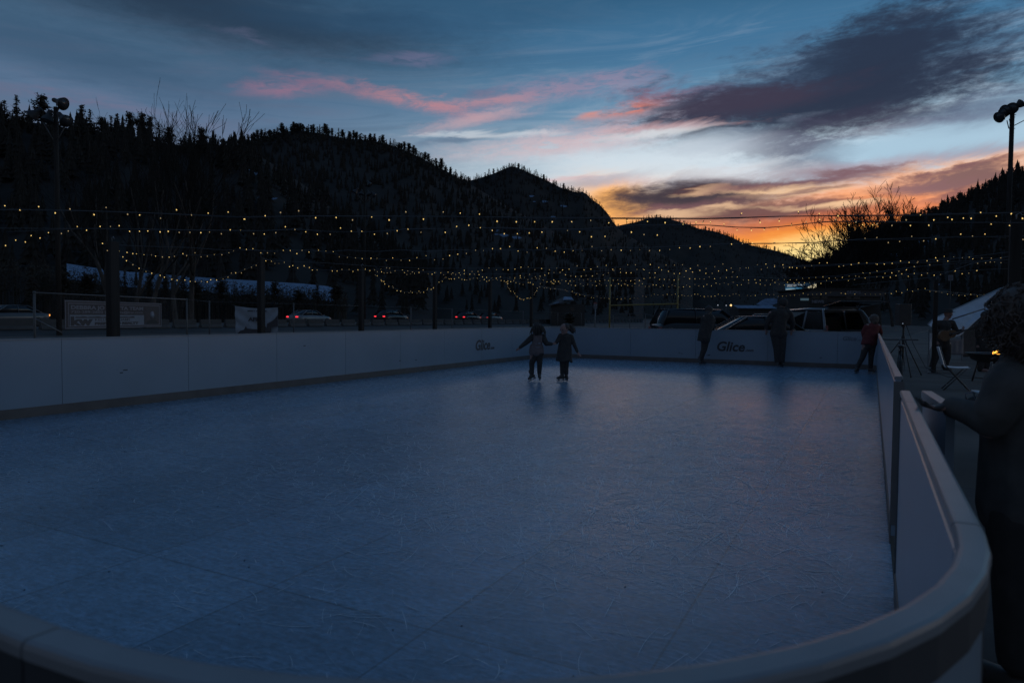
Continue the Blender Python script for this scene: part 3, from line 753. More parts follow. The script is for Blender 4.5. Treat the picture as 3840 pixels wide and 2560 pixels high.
def fringe(key, n, x0, x1, hp):
    mb = MB(); rs = random.Random(len(key)*9+1)
    for i in range(n):
        p = slope_point(key, rs.uniform(x0, x1), 1-.09*rs.random()**1.5); D = p.dot(_f); h = px_h(D, rs.uniform(*hp)); w = h*rs.uniform(.28, .5)
        for k in range(46):
            f = rs.random(); q = rs.uniform(0, 6.283); rr = w*math.sin(math.pi*min(1, .15+.85*f))**.7*rs.random()**.5
            c = p+Vector((math.cos(q)*rr, math.sin(q)*rr, h*f)); s = h*.085
            u = Vector((rs.gauss(0, 1), rs.gauss(0, 1), rs.gauss(0, .6))).normalized()*s*1.3; v = Vector((rs.gauss(0, 1), rs.gauss(0, 1), rs.gauss(0, .7))).normalized()*s
            mb.add([c-u, c-v, c+u, c+v], [(0, 1, 2, 3)])
    tag(mb.build('forest', M['pine']), kind='stuff')
fringe('left', 230, -40, 930, (18, 40)); fringe('middle', 420, 850, 1760, (12, 26)); fringe('peak', 320, 1740, 2310, (6, 14)); fringe('far', 400, 2300, 3080, (5, 11)); fringe('right', 380, 3030, 3900, (11, 26))
forest('left', 900, 8.5, -700, 1600); forest('middle', 2200, 8, 600, 2380); forest('peak', 1200, 8, 1600, 2560); forest('far', 1000, 8, 2200, 3450); forest('right', 1500, 8, 2950, 4700)

# ------------------------------------------------------------------ bare trees
def bare_tree(label, base, h, seed, group, spread=.5, lean=(0, 0), tw=.026, levels=5, cat='bare tree'):
    rs = random.Random(seed); tr, tg = MB(), MB()
    RAT = (1.22, .60, .58, .56, .56, .5); CNT = (5, 5, 4, 4, 3, 2)
    def grow(p, d, ln, r, lv):
        n = 4; pts = [p]; rad = [r]
        for i in range(n):
            d = (d + Vector((rs.gauss(0, .10), rs.gauss(0, .10), .06+rs.gauss(0, .05)))).normalized(); p = p+d*(ln/n); pts.append(p); rad.append(max(tw*.5, r*(1-.5*(i+1)/n)))
        (tr if lv < 2 else tg).tube(pts, rad, 5 if lv < 2 else 3, caps=False)
        if lv >= levels: return
        for k in range(CNT[lv]):
            i = rs.choice((1, 2, 3, 4, 4)) if lv else (3, 4, 4, 4, 2)[k]; q = rs.uniform(0, 6.283) if lv else 1.257*k+rs.uniform(-.4, .4); sp = spread*rs.uniform(.5, 1.25)
            side = d.orthogonal().normalized(); side.rotate(Matrix.Rotation(q, 3, d))
            grow(pts[i], (d+side*sp*1.25).normalized(), ln*RAT[lv]*rs.uniform(.75, 1.2), max(tw*.55, rad[i]*.62), lv+1)
    grow(Vector((0, 0, -.1)), Vector((lean[0], lean[1], 1)).normalized(), h*.30, h*.014, 0)
    zs = sorted(v[2] for v in tg.v); zm = zs[int(len(zs)*.996)]; k = h/zm
    for mb in (tr, tg): mb.v = [(v[0]*k, v[1]*k, v[2]*k) for v in mb.v]
    o = thing('bare_tree', label, cat, base, 0, group)
    tr.build('trunk', M['bark'], o); tg.build('twigs', M['twig'], o); return o
BG = 'bare trees behind the right of the rink'
for x, yt, D, sd, ln, sp, lab in (
  (3170, 742, 120, 3, (-.03, 0), .46, 'tallest bare tree of the group against the sunset, broad crown'),
  (3095, 845, 112, 8, (-.22, 0), .62, 'bare tree leaning left over the bright gap of the sunset'),
  (3045, 905, 125, 14, (-.18, 0), .6, 'lowest bare tree at the left of the sunset group'),
  (3245, 775, 124, 21, (.02, 0), .40, 'bare tree in the middle of the sunset group, dense fine crown'),
  (3300, 752, 130, 27, (.0, 0), .34, 'slender bare tree with a narrow crown right of the middle'),
  (3352, 728, 134, 35, (.02, 0), .36, 'tall narrow bare tree at the right of the sunset group'),
  (3215, 790, 116, 47, (.03, 0), .5, 'bare tree in front of the tallest one in the sunset group'),
  (3090, 905, 109, 63, (-.2, 0), .6, 'bare tree low in the bright gap, its branches over the hill edge'),
  (3400, 765, 138, 41, (.07, 0), .44, 'rightmost bare tree of the sunset group, before the right hill')):
    g = on_z(x-ln[0]*220, 1400, -.07); b = at(x-ln[0]*200, 1200, D); b.z = -.07
    bare_tree(lab, b, px_h(D, 1195-yt)+1.3, sd, BG, sp, ln, tw=.072, levels=5)
LG = 'bare trees before the left hill'
for x, yt, D, sd, ln, sp, lab in (
  (505, 392, 72, 51, (-.05, 0), .34, 'bare tree whose top stands left in the cluster above the left ridge'),
  (562, 380, 70, 57, (.0, 0), .30, 'tallest bare tree before the left hill, its top against the sky'),
  (660, 455, 74, 63, (-.05, 0), .36, 'bare tree with thin tops in the saddle of the left ridge'),
  (716, 440, 68, 69, (.03, 0), .34, 'forked bare tree right of the thin tops on the left ridge'),
  (420, 432, 80, 75, (-.1, 0), .4, 'faint bare tree behind the twin pointed conifers')):
    b = at(x, 1190, D); b.z = -.07
    bare_tree(lab, b, px_h(D, 1176-yt)+1.3, sd, LG, sp, ln, tw=.032, levels=4)
# dense brush growing over the bank
mb = MB(); rs = random.Random(31)
for i in range(1000):
    x = rs.uniform(-40, 1300); f = rs.random(); D = 104+4*rs.random(); yt = pl([(0, 975), (390, 1012), (950, 1054), (1300, 1085)], x)
    if noise.noise(Vector((x*.017, 4, 0)))+.55*noise.noise(Vector((x*.045, 9, 0)))+.36 < rs.uniform(-.2, .5)*(1 if 380 < x < 960 else -1): continue
    top_ = yt+rs.uniform(-4, 46); p = at(x, 1128, D); p.z = -.1; h = px_h(D, 1178-top_)+1.3; w = rs.uniform(.35, .9)
    for k in range(34):
        q = rs.uniform(0, 6.283); z_ = h*(.45+.55*rs.random()); rr = w*rs.random()**.5*(1.15-.8*(z_/h-.45)/.55); c = p+Vector((math.cos(q)*rr, math.sin(q)*rr, z_)); s = rs.uniform(.05, .14)
        u = Vector((rs.gauss(0, 1), rs.gauss(0, .6), rs.gauss(0, 1))).normalized()*s*1.4; v = Vector((rs.gauss(0, 1), rs.gauss(0, 1), rs.gauss(0, .8))).normalized()*s*.7
        mb.add([c-u, c-v, c+u, c+v], [(0, 1, 2, 3)])
    mb.tube([p, p+Vector((0, 0, h*.9))], [.05, .015], 4, caps=False)
tag(mb.build('brush', M['pine']), kind='stuff')
# dark brush and young conifers before the snow bank
BR = 'brush before the snow bank'
BL = [(470, 70, 44), (330, 90, 70), (560, 60, 30), (690, 80, 60), (740, 66, 44), (830, 60, 48), (975, 90, 55), (1030, 66, 44), (1120, 80, 46), (1190, 70, 55), (1260, 76, 60), (240, 84, 60), (120, 90, 70), (620, 50, 28)]
for i, (x, hp, w) in enumerate(BL):
    D = 98+rs.uniform(-5, 5); yb = 1140; yt = pl([(0, 975), (390, 1012), (950, 1052), (1300, 1085)], x)+rs.uniform(-14, 26); h = px_h(D, yb-yt)
    kind, s = (('fir', i % 3) if i % 3 == 0 else ('pine', i % 4)); b = at(x, yb, D)
    tree_far(kind, s, b, h, rs.uniform(0, 6), px_h(D, w)*1.3/h/.5, 'dark bushy conifer in front of the blue snow bank, left of the rink', BR)

# ------------------------------------------------------------------ strings of lights
BULBS = {
 'A': '20,773 75,785 145,777 207,797 263,786 352,803 398,780 478,802 524,805 602,817 662,789 718,804 781,801 855,797 916,820 917,820 994,808 1052,799 1120,793 1184,815 1260,814 1322,823 1394,812 1459,823 1522,797 1588,820 1662,797 1726,801 1798,805 1864,828 1936,830 2005,830 2071,830 2144,830 2215,825 2283,834 2352,826 2428,829 2494,833 2564,834 2636,833 2780,802 2850,832 2922,827 2994,796 3072,803 3142,812 3210,831 3289,838 3397,823 3452,805 3502,823 3570,821 3641,817 3678,799 3736,809 3792,799 3833,817',
 'B': '21,919 59,899 95,906 117,882 150,891 182,871 230,874 256,865 290,851 325,862 375,851 414,851 447,848 486,866 523,866 554,865 600,868 631,866 672,870 712,870 753,871 786,869 830,875 864,864 902,863 951,875 991,876 1034,871 1070,852 1106,859 1147,868 1190,877 1238,877 1277,857 1317,866 1357,869 1404,877 1452,874 1489,867 1530,858 1579,870 1669,870 1712,851 1758,847 1801,853 1846,863 1891,875 1940,875 1985,872 2033,869 2128,862 2173,868 2218,886 2269,885 2367,869 2415,878 2465,880 2562,843 2610,835 2664,834 2715,842 2764,861 2817,862 2867,858 2867,860 2918,858 2968,843 3023,834 3074,825 3133,825 3184,842 3235,841 3273,842 3345,844 3414,844 3483,843 3554,817 3613,820 3715,840 3784,845',
 'C': '386,914 407,932 429,937 446,940 476,945 498,949 512,950 540,956 568,955 583,959 609,962 634,963 654,960 685,952 700,957 731,949 754,962 778,960 804,957 832,954 858,949 875,943 900,930 924,934 949,934 978,947 1003,947 1030,949 1062,940 1088,940 1113,950 1133,938 1159,944 1194,939 1222,942 1250,945 1273,962 1303,965 1333,968 1358,971 1391,970 1414,969 1448,976 1473,968 1504,976 1536,976 1564,967 1598,960 1629,973 1661,970 1686,957 1717,952 1749,949 1783,940 1813,937 1847,931 1877,931 1911,926 1943,940 1977,945 2014,931 2049,932 2082,942 2116,945 2149,941 2182,937 2220,926 2256,940 2292,935 2329,937 2365,937 2398,939 2436,938 2474,938 2511,933 2548,931 2588,929 2625,923 2664,923 2743,914 2784,915 2822,913 2904,910 2945,916 2985,916 3070,904 3112,905 3155,907 3243,894 3287,892 3331,908 3374,904 3419,888 3465,902 3509,894 3601,879 3647,887 3695,879 3786,900 3834,898',
 'S1': '404,940 436,944 461,962 474,979 498,994 522,1005 547,1017 569,1023 600,1031 616,1038 644,1046 664,1050 693,1049 713,1054 732,1057 755,1056 777,1056 790,1048 812,1049 836,1045 855,1038 868,1025 884,1025 905,1022 918,1009 943,1001 960,994 974,980 987,971',
 'D': '997,977 1019,980 1031,987 1046,986 1066,985 1085,999 1098,995 1117,1004 1140,998 1160,1004 1172,1012 1189,1011 1246,1015 1264,1015 1283,1011 1309,1011 1324,1017 1342,1011 1369,1010 1387,1014 1404,1011 1428,1008 1449,1005 1462,1006 1482,1015 1509,1012 1529,1015 1547,1019 1570,1009 1588,1013 1631,1022 1680,1021 1721,1023 1741,1015 1770,1017 1792,1017 1809,1012 1834,1006 1862,1012 1887,1009 1906,1011 1931,1008 1954,1003 1981,1002 2006,1010 2031,1008 2060,1010 2087,1006 2110,1011 2134,1008 2164,998 2190,1011 2216,1008 2241,1001 2273,996 2298,1009 2326,1008 2354,994 2383,994 2412,1008 2439,993 2470,1002 2498,995 2529,995 2559,994 2589,1006 2617,996 2648,1006 2680,1001 2711,991 2742,1004 2775,1005 2807,1004 2840,993 2872,991 2905,994 2935,994 2962,1002 2989,1004 3044,997 3073,987 3103,986 3162,996 3192,991 3222,986 3284,990 3315,990 3346,986 3377,980 3409,983 3442,980 3476,977 3509,968 3541,962 3576,965 3610,965 3635,966 3682,967 3717,967 3752,967',
 'E': '1415,1020 1431,1020 1440,1023 1452,1022 1465,1021 1516,1022 1525,1029 1539,1027 1554,1026 1572,1022 1605,1025 1620,1027 1652,1023 1664,1030 1693,1029 1698,1024 1709,1028 1727,1030 1741,1027 1762,1029 1779,1029 1796,1031 1810,1038 1825,1039 1845,1042 1862,1043 1876,1040 1950,1034 1966,1040 1986,1030 2007,1037 2025,1035 2043,1031 2058,1025 2078,1023 2100,1022 2121,1031 2141,1033 2159,1036 2180,1035 2198,1034 2221,1034 2239,1027 2262,1030 2281,1022 2302,1015 2327,1020 2348,1022 2367,1022 2389,1011 2415,1013 2435,1022 2457,1022 2481,1013 2506,1018 2528,1025 2549,1024 2573,1017 2597,1019 2624,1015 2647,1024 2671,1024 2695,1017 2724,1014 2748,1019 2772,1014 2799,1005 2854,1010 2878,1005 2905,1000 2938,1004 2971,1002 3018,1002 3145,999 3217,988 3252,986 3289,990 3439,986 3485,993 3517,978 3554,980 3647,971 3665,987 3696,984 3713,984 3729,984 3754,984 3794,980 3826,990',
 'S2': '1408,1032 1415,1035 1429,1049 1432,1053 1440,1056 1443,1064 1458,1073 1471,1073 1475,1079 1489,1089 1502,1091 1506,1091 1517,1097 1533,1098 1540,1093 1547,1097 1563,1099 1571,1092 1577,1097 1589,1095 1601,1087 1604,1082 1617,1084 1625,1078 1636,1069 1638,1060 1646,1057 1658,1054 1667,1041 1672,1040',
 'F': '1684,1045 1692,1045 1704,1045 1720,1042 1732,1047 1742,1048 1751,1049 1762,1046 1775,1044 1790,1044 1800,1053 1816,1049 1825,1054 1835,1051 1849,1048 1862,1043 1865,1048 1879,1051 1891,1053 1904,1053 1912,1040 1915,1054 1926,1052 1931,1043 1952,1042 1979,1048 1995,1045 2011,1045 2023,1046 2037,1049 2052,1056 2077,1051 2107,1051 2122,1053 2138,1053 2152,1053 2172,1048 2188,1050 2204,1048 2216,1053 2233,1054 2249,1054 2268,1051 2282,1053 2300,1052 2317,1050 2330,1051 2347,1051 2365,1052 2381,1049 2398,1051 2415,1044 2437,1042 2455,1041 2474,1047 2492,1048 2510,1048 2528,1049 2545,1047 2566,1039 2586,1044 2606,1045 2624,1045 2641,1045 2660,1039 2680,1044 2701,1043 2724,1040 2745,1039 2765,1039 2787,1049 2807,1050 2831,1048 2851,1050 2874,1050 2897,1050 2919,1050 2941,1048 2964,1048 2987,1048 3010,1043 3034,1042 3059,1040 3086,1039 3109,1042 3133,1041 3159,1039 3184,1034 3209,1034 3236,1024 3262,1023 3289,1017 3318,1024 3344,1022 3371,1016 3399,1013 3428,1000',
 'G': '1903,1059 1906,1063 1915,1056 1927,1052 1935,1059 1949,1063 1962,1066 1980,1060 1989,1060 2000,1066 2027,1063 2066,1056 2071,1061 2077,1063 2083,1056 2095,1056 2100,1061 2131,1064 2142,1068 2158,1070 2176,1065 2188,1071 2204,1067 2221,1069 2236,1071 2248,1065 2256,1068 2274,1070 2292,1069 2306,1071 2319,1065 2330,1070 2343,1066 2354,1069 2370,1071 2381,1064 2397,1069 2409,1065 2420,1073 2434,1073 2449,1069 2461,1069 2476,1075 2488,1071 2508,1074 2520,1069 2531,1073 2546,1076 2563,1075 2575,1070 2587,1074 2606,1067 2620,1071 2638,1073 2651,1067 2668,1071 2685,1062 2699,1066 2716,1061 2731,1065 2749,1059 2765,1068 2781,1067 2807,1062 2835,1061 2851,1065 2869,1069 2889,1067 2906,1060 2922,1066 2942,1068 2954,1059 2978,1062 2997,1059 3017,1061 3036,1059 3054,1058 3078,1062 3099,1052 3118,1058 3139,1048 3181,1052 3204,1048 3222,1038 3244,1043 3288,1039 3311,1039 3338,1039 3360,1033 3382,1028 3406,1035 3429,1026 3456,1030 3478,1025 3504,1031 3528,1029 3581,1017 3607,1026 3632,1024 3662,1015',
 'H': '2024,1075 2041,1079 2050,1080 2064,1083 2081,1082 2102,1088 2119,1086 2126,1090 2146,1093 2160,1103 2174,1104 2193,1110 2205,1108 2218,1115 2227,1116 2239,1112 2254,1117 2267,1118 2284,1119 2301,1117 2314,1120 2330,1120 2342,1119 2363,1119 2379,1116 2392,1117 2410,1111 2423,1112 2442,1107 2453,1103 2467,1106 2486,1106 2502,1103 2519,1104 2532,1103 2544,1109 2557,1108 2567,1108 2580,1109 2593,1108 2605,1104 2617,1104 2627,1109 2641,1111 2655,1110 2667,1111 2681,1109 2694,1103 2708,1109 2720,1109 2736,1108 2749,1104 2760,1102 2772,1107 2802,1108 2816,1109 2833,1107 2856,1104 2873,1103 2886,1105 2902,1105 2919,1110 2934,1110 2949,1110 2964,1107 2979,1107 2997,1106 3012,1100 3030,1104 3047,1103 3063,1104 3079,1102 3097,1099 3116,1097 3154,1100 3170,1102 3206,1102 3245,1102 3264,1102 3283,1103 3301,1102 3320,1100 3342,1100 3361,1093 3382,1097 3403,1086 3422,1091 3443,1085 3469,1082 3487,1092 3510,1093 3532,1096 3553,1102 3573,1105 3596,1107 3618,1108 3641,1104 3665,1110 3690,1104 3713,1112',
 'S3': '1899,1058 1903,1065 1903,1073 1906,1078 1911,1083 1915,1091 1925,1093 1930,1099 1934,1107 1939,1111 1939,1115 1949,1116 1949,1120 1954,1122 1957,1121 1963,1124 1965,1121 1976,1119 1980,1118 1984,1119 1988,1118 1991,1115 1996,1112 1996,1108 2003,1104 2004,1099 2009,1095 2013,1089 2015,1081 2023,1075',
}
CABLES = {
 'A': '-128,785 0,786 149,788 298,790 468,795 638,802 829,812 900,815 1198,810 1495,811 1900,814 2002,816 2295,817 2538,818 2644,819 2900,812 2946,811 3138,808 3431,805 3840,796 4116,789',
 'B': '-128,857 0,856 425,858 978,865 985,865 1113,859 1232,868 1368,871 1538,858 1708,858 1878,853 1985,858 2176,859 2410,843 2563,842 2644,844 2750,852 2878,853 2883,854 2968,846 3095,831 3265,829 3478,835 3840,835 4116,831',
 'C': '374,915 531,923 702,928 850,938 900,934 1006,940 1134,937 1232,943 1304,938 1410,943 1504,937 1602,943 1708,936 1793,940 1878,938 1977,939 2091,931 2164,936 2261,927 2410,929 2495,925 2708,914 2866,912 3010,912 3223,897 3435,893 3840,885 4116,880',
 'D': '987,971 1019,977 1219,986 1431,1000 1602,1006 1835,1006 1850,1006 2148,1004 2403,1002 2828,1003 2840,1000 3223,988 3563,972 3840,938 4116,909',
 'E': '1402,1013 1623,1021 1878,1027 2020,1025 2275,1015 2530,1011 2828,1008 2925,1002 3223,991 3478,983 3840,972 4116,964',
 'F': '1666,1040 1797,1043 1893,1042 1916,1047 2148,1047 2488,1040 2828,1038 2925,1044 3138,1034 3308,1017 3435,1000 3840,968',
 'G': '1897,1055 2105,1059 2360,1064 2615,1065 2828,1059 2925,1061 3095,1053 3265,1038 3478,1023 3690,1011 3903,1002',
 'H': '2016,1072 2105,1085 2190,1105 2318,1116 2445,1105 2615,1104 2828,1104 2883,1103 3095,1099 3308,1100 3469,1087 3716,1109',
}

def pts_of(s): return [tuple(map(int, q.split(','))) for q in s.split()]
gl = MB(); gl.lathe([(.0035, -.004), (.0095, .004), (.0115, .012), (.0105, .020), (.006, .028), (.001, .031)], n=8)
BM = {}
def bulb_mesh(glow, L_):
    """glass at the origin, socket running back along -z to the wire"""
    mb = MB(); mb.lathe([(.004, -.006), (.0095, .001), (.0118, .009), (.0108, .017), (.006, .025), (.001, .028)], n=8, mi=0)
    mb.lathe([(.0045, -L_), (.0075, -L_+.004), (.0080, -.006), (.0075, .0)], n=8, mi=1)
    return mb.mesh('bulb', [M[glow], M['cable']])
for g_ in ('bulb_glow', 'bulb_dim'):
    for L_ in (.030, .045): BM[g_, L_] = bulb_mesh(g_, L_)
LGRP = 'strings of warm bulbs hung over the rink'
LAB = {'A': 'highest string of warm bulbs, spanning the whole photo and crossing the sunset',
 'B': 'second highest string of warm bulbs, right below the topmost one',
 'C': 'third string of warm bulbs from the top, starting at the thick post',
 'D': 'string of warm bulbs from the second left post, over the dense rows',
 'E': 'string of warm bulbs from the third post, topmost of the dense far rows',
 'F': 'string of warm bulbs in the middle of the dense far rows',
 'G': 'string of warm bulbs low in the dense far rows, passing over the billboard',
 'H': 'lowest string of warm bulbs, sagging above the far board and goal posts',
 'S1': 'sagging loop of warm bulbs at the left, hanging over the snow bank',
 'S2': 'sagging loop of warm bulbs left of the middle, above the dark cars',
 'S3': 'small deep loop of warm bulbs at the far left corner, above the skaters'}
ZC = {'A': 2.25, 'B': 2.25, 'C': 2.25, 'D': 2.24, 'E': 2.24, 'F': 2.22, 'G': 2.15, 'H': 2.02}
rs = random.Random(77)
for key in BULBS:
    bl = pts_of(BULBS[key]); P = []
    root = thing('string_lights', LAB[key], 'string lights', (0, 0, 0), 0, LGRP)
    if key in CABLES:
        cb = pts_of(CABLES[key]); cp = []
        for x, y in cb: cp.append(on_z(x, y, ZC[key]))
        def plan(px):
            p = on_z(px, pl(cb, px), ZC[key]); return p
        fine = []
        for i in range(len(cb)-1):
            for j in range(6): x = cb[i][0]+(cb[i+1][0]-cb[i][0])*j/6; fine.append(plan(x))
        fine.append(plan(cb[-1][0]))
        mb = MB(); mb.tube(fine, .0035, 5); mb.build('support_cable', M['wire'], root)
        for x, y in bl:
            q = plan(x); d = (q-EYE).dot(_f); P.append(at(x, y, d))
    else:
        for x, y in bl: P.append(on_a(x, y, AL-.18))
    n = len(P); W = []
    for i in range(n):
        lo, hi = max(0, i-2), min(n, i+3); W.append(sum((P[k] for k in range(lo, hi)), Vector())/(hi-lo))
    if key in ('A', 'B'):
        W = [w.lerp(plan(x), .75) for w, (x, y) in zip(W, bl)]
    ext = []
    if key in ('S1', 'S2', 'S3'): pass
    mb = MB(); mb.tube(W, .0045, 5); mb.build('bulb_wire', M['cable'], root)
    for i, p in enumerate(P):
        d = p-W[i]
        if abs(d.z) < .012 or d.length < .012: d = Vector((rs.uniform(-.3, .3), rs.uniform(-.3, .3), rs.choice((-1, 1, -1))))
        L_ = .045 if key in 'AB' and d.length > .03 else .030
        g_ = 'bulb_dim' if rs.random() < (.2 if key in 'AB' else .42) else 'bulb_glow'
        o = bpy.data.objects.new('bulb', BM[g_, L_]); COL.objects.link(o); o.parent = root; o.location = p
        o.rotation_euler = d.to_track_quat('Z', 'Y').to_euler(); k = (.41 if key in 'AB' else .44)*rs.uniform(.85, 1.15); o.scale = (k, k, k)
# posts that carry them
def light_post(a, b, h, lab, r=.045):
    o = thing('light_post', lab, 'post', rk(a, b, -.07), -TH, 'posts carrying the strings of lights')
    mb = MB(); mb.box((0, 0, h/2), (r*2, r*2, h)); mb.build('post', M['wood'], o, bevel=.006)
    mb = MB(); mb.box((0, 0, .012), (.26, .26, .024)); mb.build('base_plate', M['dark'], o)
    mb = MB(); mb.tube([(.0, 0, h-.02), (.0, 0, h+.05), (.03, 0, h+.07), (.05, 0, h+.04)], .006, 5); mb.build('hook', M['steel'], o); return o
for b, lab, r in ((3.1, 'dark post outside the left board, out past the edge of the photo', .05), (5.85, 'thick dark post hiding the middle of the framed banner', .063), (8.47, 'dark post in front of the white cloth banner', .048),
               (11.1, 'dark post behind the left board, right of the white cloth banner', .045), (13.8, 'dark post below the right end of the middle sagging loop', .042), (16.5, 'slim dark post left of the skating children', .04), (19.1, 'farthest dark post by the corner of the left board', .04)):
    light_post(AL-.18, b, 2.36, lab, r)
for b, lab in ((8.6, 'dark post at the right edge, in front of the right floodlight pole'), (20.6, 'dark post outside the far right corner of the rink')):
    light_post(AR+1.15 if b < 10 else AR+1.3, b, 2.4, lab, .05)

# ------------------------------------------------------------------ people
def cap(mb, a, ra, b, rb, sx=1.0):
    """a tapered limb with round ends"""
    a, b = Vector(a), Vector(b); mb.tube([a, a.lerp(b, .5), b], [ra, (ra+rb)/2, rb], 12); mb.ball(a, ra, nu=12, nv=8); mb.ball(b, rb, nu=12, nv=8)
def chain(mb, pts):
    for (a, ra), (b, rb) in zip(pts, pts[1:]): cap(mb, a, ra, b, rb)
def fused(mb, name, m, parent, voxel, smooth=6):
    o = mb.build(name, m, parent); r = o.modifiers.new('fuse', 'REMESH'); r.mode = 'VOXEL'; r.voxel_size = voxel; r.use_smooth_shade = True
    s = o.modifiers.new('smooth', 'SMOOTH'); s.iterations = smooth; s.factor = .5
    return baked(o)
def hand(mb, w, d, side, k=1.0, curl=.35):
    """palm, four unequal bent fingers and a thumb; d points along the fingers, side towards the thumb"""
    w, d, side = Vector(w), Vector(d).normalized(), Vector(side); side = (side-d*side.dot(d)).normalized(); nrm = d.cross(side)
    for t in (-1, 0, 1): cap(mb, w, .014*k, w+d*.055*k+side*t*.020*k, .012*k)
    for t, ln in ((-1.5, .042), (-.5, .055), (.5, .060), (1.5, .052)):
        a = w+d*.060*k+side*t*.0165*k; b = a+(d-nrm*curl*.5)*ln*.55*k; c = b+(d-nrm*curl*1.6).normalized()*ln*.55*k
        cap(mb, a, .0082*k, b, .0076*k); cap(mb, b, .0076*k, c, .0066*k)
    a = w+d*.018*k+side*.024*k; b = a+(d*.6+side*.8)*.030*k; c = b+(d*.9+side*.3-nrm*.2)*.026*k; cap(mb, a, .011*k, b, .0088*k); cap(mb, b, .0088*k, c, .0078*k)
def head(mb, c, r, face, k=1.0):
    """skull, jaw, nose, brow, lips and ears; face is the way it looks"""
    c, f = Vector(c), Vector(face).normalized(); up = Vector((0, 0, 1)); s = f.cross(up).normalized(); u = s.cross(f)
    rot = Matrix((s, f, u)).transposed()
    mb.ball(c+u*r*.12, (r*.80, r*.98, r*1.0), nu=16, nv=12, rot=rot); mb.ball(c+f*r*.28-u*r*.50, (r*.60, r*.62, r*.62), nu=12, nv=8, rot=rot)
    mb.ball(c+f*r*.98-u*r*.16, (r*.13, r*.20, r*.20), nu=8, nv=6, rot=rot); mb.ball(c+f*r*.86+u*r*.16, (r*.46, r*.14, r*.10), nu=8, nv=6, rot=rot)
    mb.ball(c+f*r*.84-u*r*.52, (r*.24, r*.12, r*.09), nu=8, nv=6, rot=rot); mb.ball(c+f*r*.74-u*r*.82, (r*.22, r*.16, r*.14), nu=8, nv=6, rot=rot)
    for q in (-1, 1): mb.ball(c+s*q*r*.82-u*r*.12-f*r*.05, (r*.09, r*.16, r*.24), nu=8, nv=6, rot=rot)
def eyes(parent, c, r, face):
    c, f = Vector(c), Vector(face).normalized(); s = f.cross(Vector((0, 0, 1))).normalized(); u = s.cross(f)
    for q in (-1, 1):
        mb = MB(); mb.ball(c+f*r*.86+s*q*r*.34+u*r*.03, r*.115, nu=8, nv=6); mb.build('eye', mat('eye', (.10, .08, .07), .2, var=.1), parent)
def strands(mb, c, r, n, ln, rs, down=1.0, keep=None, rad=.004, wave=.01):
    """locks of hair laid from the crown outwards and down"""
    for i in range(n):
        q = rs.uniform(0, 6.283); p = rs.uniform(.0, 1.0); d = Vector((math.cos(q)*math.sin(p*1.7), math.sin(q)*math.sin(p*1.7), math.cos(p*1.7)))
        if keep and not keep(d): continue
        a = Vector(c)+Vector((d.x*r[0], d.y*r[1], d.z*r[2])); pts = [a]; v = Vector((d.x*.4, d.y*.4, -.15)).normalized()
        for k in range(4):
            v = (v+Vector((rs.gauss(0, wave*12), rs.gauss(0, wave*12), -.7*down))).normalized(); a = a+v*ln/4; pts.append(a)
        mb.tube(pts, [rad, rad*1.3, rad*1.2, rad*.9, rad*.3], 5)
def skate(parent, ankle, toe, sole, k=1.0, blade_len=.23):
    """a skate: laced boot and runner; toe is the horizontal way it points, sole the down direction"""
    A, t, dn = Vector(ankle), Vector(toe).normalized(), Vector(sole).normalized(); t = (t-dn*t.dot(dn)).normalized(); s = t.cross(dn)
    o = MB(); up = -dn
    cap(o, A+up*.09*k, .045*k, A-up*.01*k, .043*k); cap(o, A+dn*.045*k-t*.035*k, .038*k, A+dn*.055*k+t*.115*k, .030*k); cap(o, A-up*.0*k+t*.01*k, .043*k, A+dn*.045*k+t*.07*k, .034*k)
    o.box(A+dn*.082*k+t*.035*k, (.01, .01, .01))
    b = fused(o, 'skate_boot', M['boot'], parent, .008, 4)
    q = MB(); h = .012*k
    base = A+dn*.080*k
    for c in (-.03, .085): q.prism([base+t*(c-.022)*k-s*h, base+t*(c+.022)*k-s*h, base+t*(c+.022)*k+s*h, base+t*(c-.022)*k+s*h], dn*.026*k)
    th = .003
    prof = [(-.075, .024), (.125, .024), (.150, .014), (.150, .030), (.125, .046), (-.065, .046), (-.08, .036)]
    q.prism([base+t*x*k+dn*z*k-s*th for x, z in prof], s*2*th); q.build('skate_blade', M['blade'], b)
    for z in (.02, .045, .07):
        l = MB(); l.tube([A+up*z*k+t*.043*k-s*.02*k, A+up*z*k+t*.048*k, A+up*z*k+t*.043*k+s*.02*k], .0035*k, 5); l.build('lace', M['lettergrey'], b)
    return b
PEOPLE = 'people skating and leaning on the boards'
def person(lab, base, group=None): return thing('person', lab, 'person', base, 0, group)
def Zs(x0, y0, s): return lambda x, y, d=0.0: Vector(((x-x0)*s, d, (y0-y)*s))

# child with bobbed hair, seen from behind
z = Zs(620, 1400, .000961); kb = on_z(1900+620*.17857, 1180+1400*.17857, 0)
p = person('child in grey top with dark sleeves, bobbed hair seen from behind, holding hands', kb, PEOPLE)
mb = MB(); hc = z(645, 300); head(mb, hc, .098, (.1, 1, -.1))
chain(mb, [(z(645, 350), .040), (z(645, 430), .045)]); chain(mb, [(z(560, 460), .05), (z(735, 460), .05)])
chain(mb, [(z(645, 470), .085), (z(625, 640), .082), (z(618, 800), .088)])
chain(mb, [(z(525, 460), .040), (z(400, 585, -.02), .033), (z(275, 690, -.04), .024)]); hand(mb, z(262, 700, -.04), (-.75, 0, -.6), (.6, -.2, -.7), .74)
chain(mb, [(z(755, 460), .040), (z(825, 605, -.03), .033), (z(930, 612, -.05), .024)]); hand(mb, z(945, 610, -.05), (1, -.05, .05), (0, .1, 1), .74, .8)
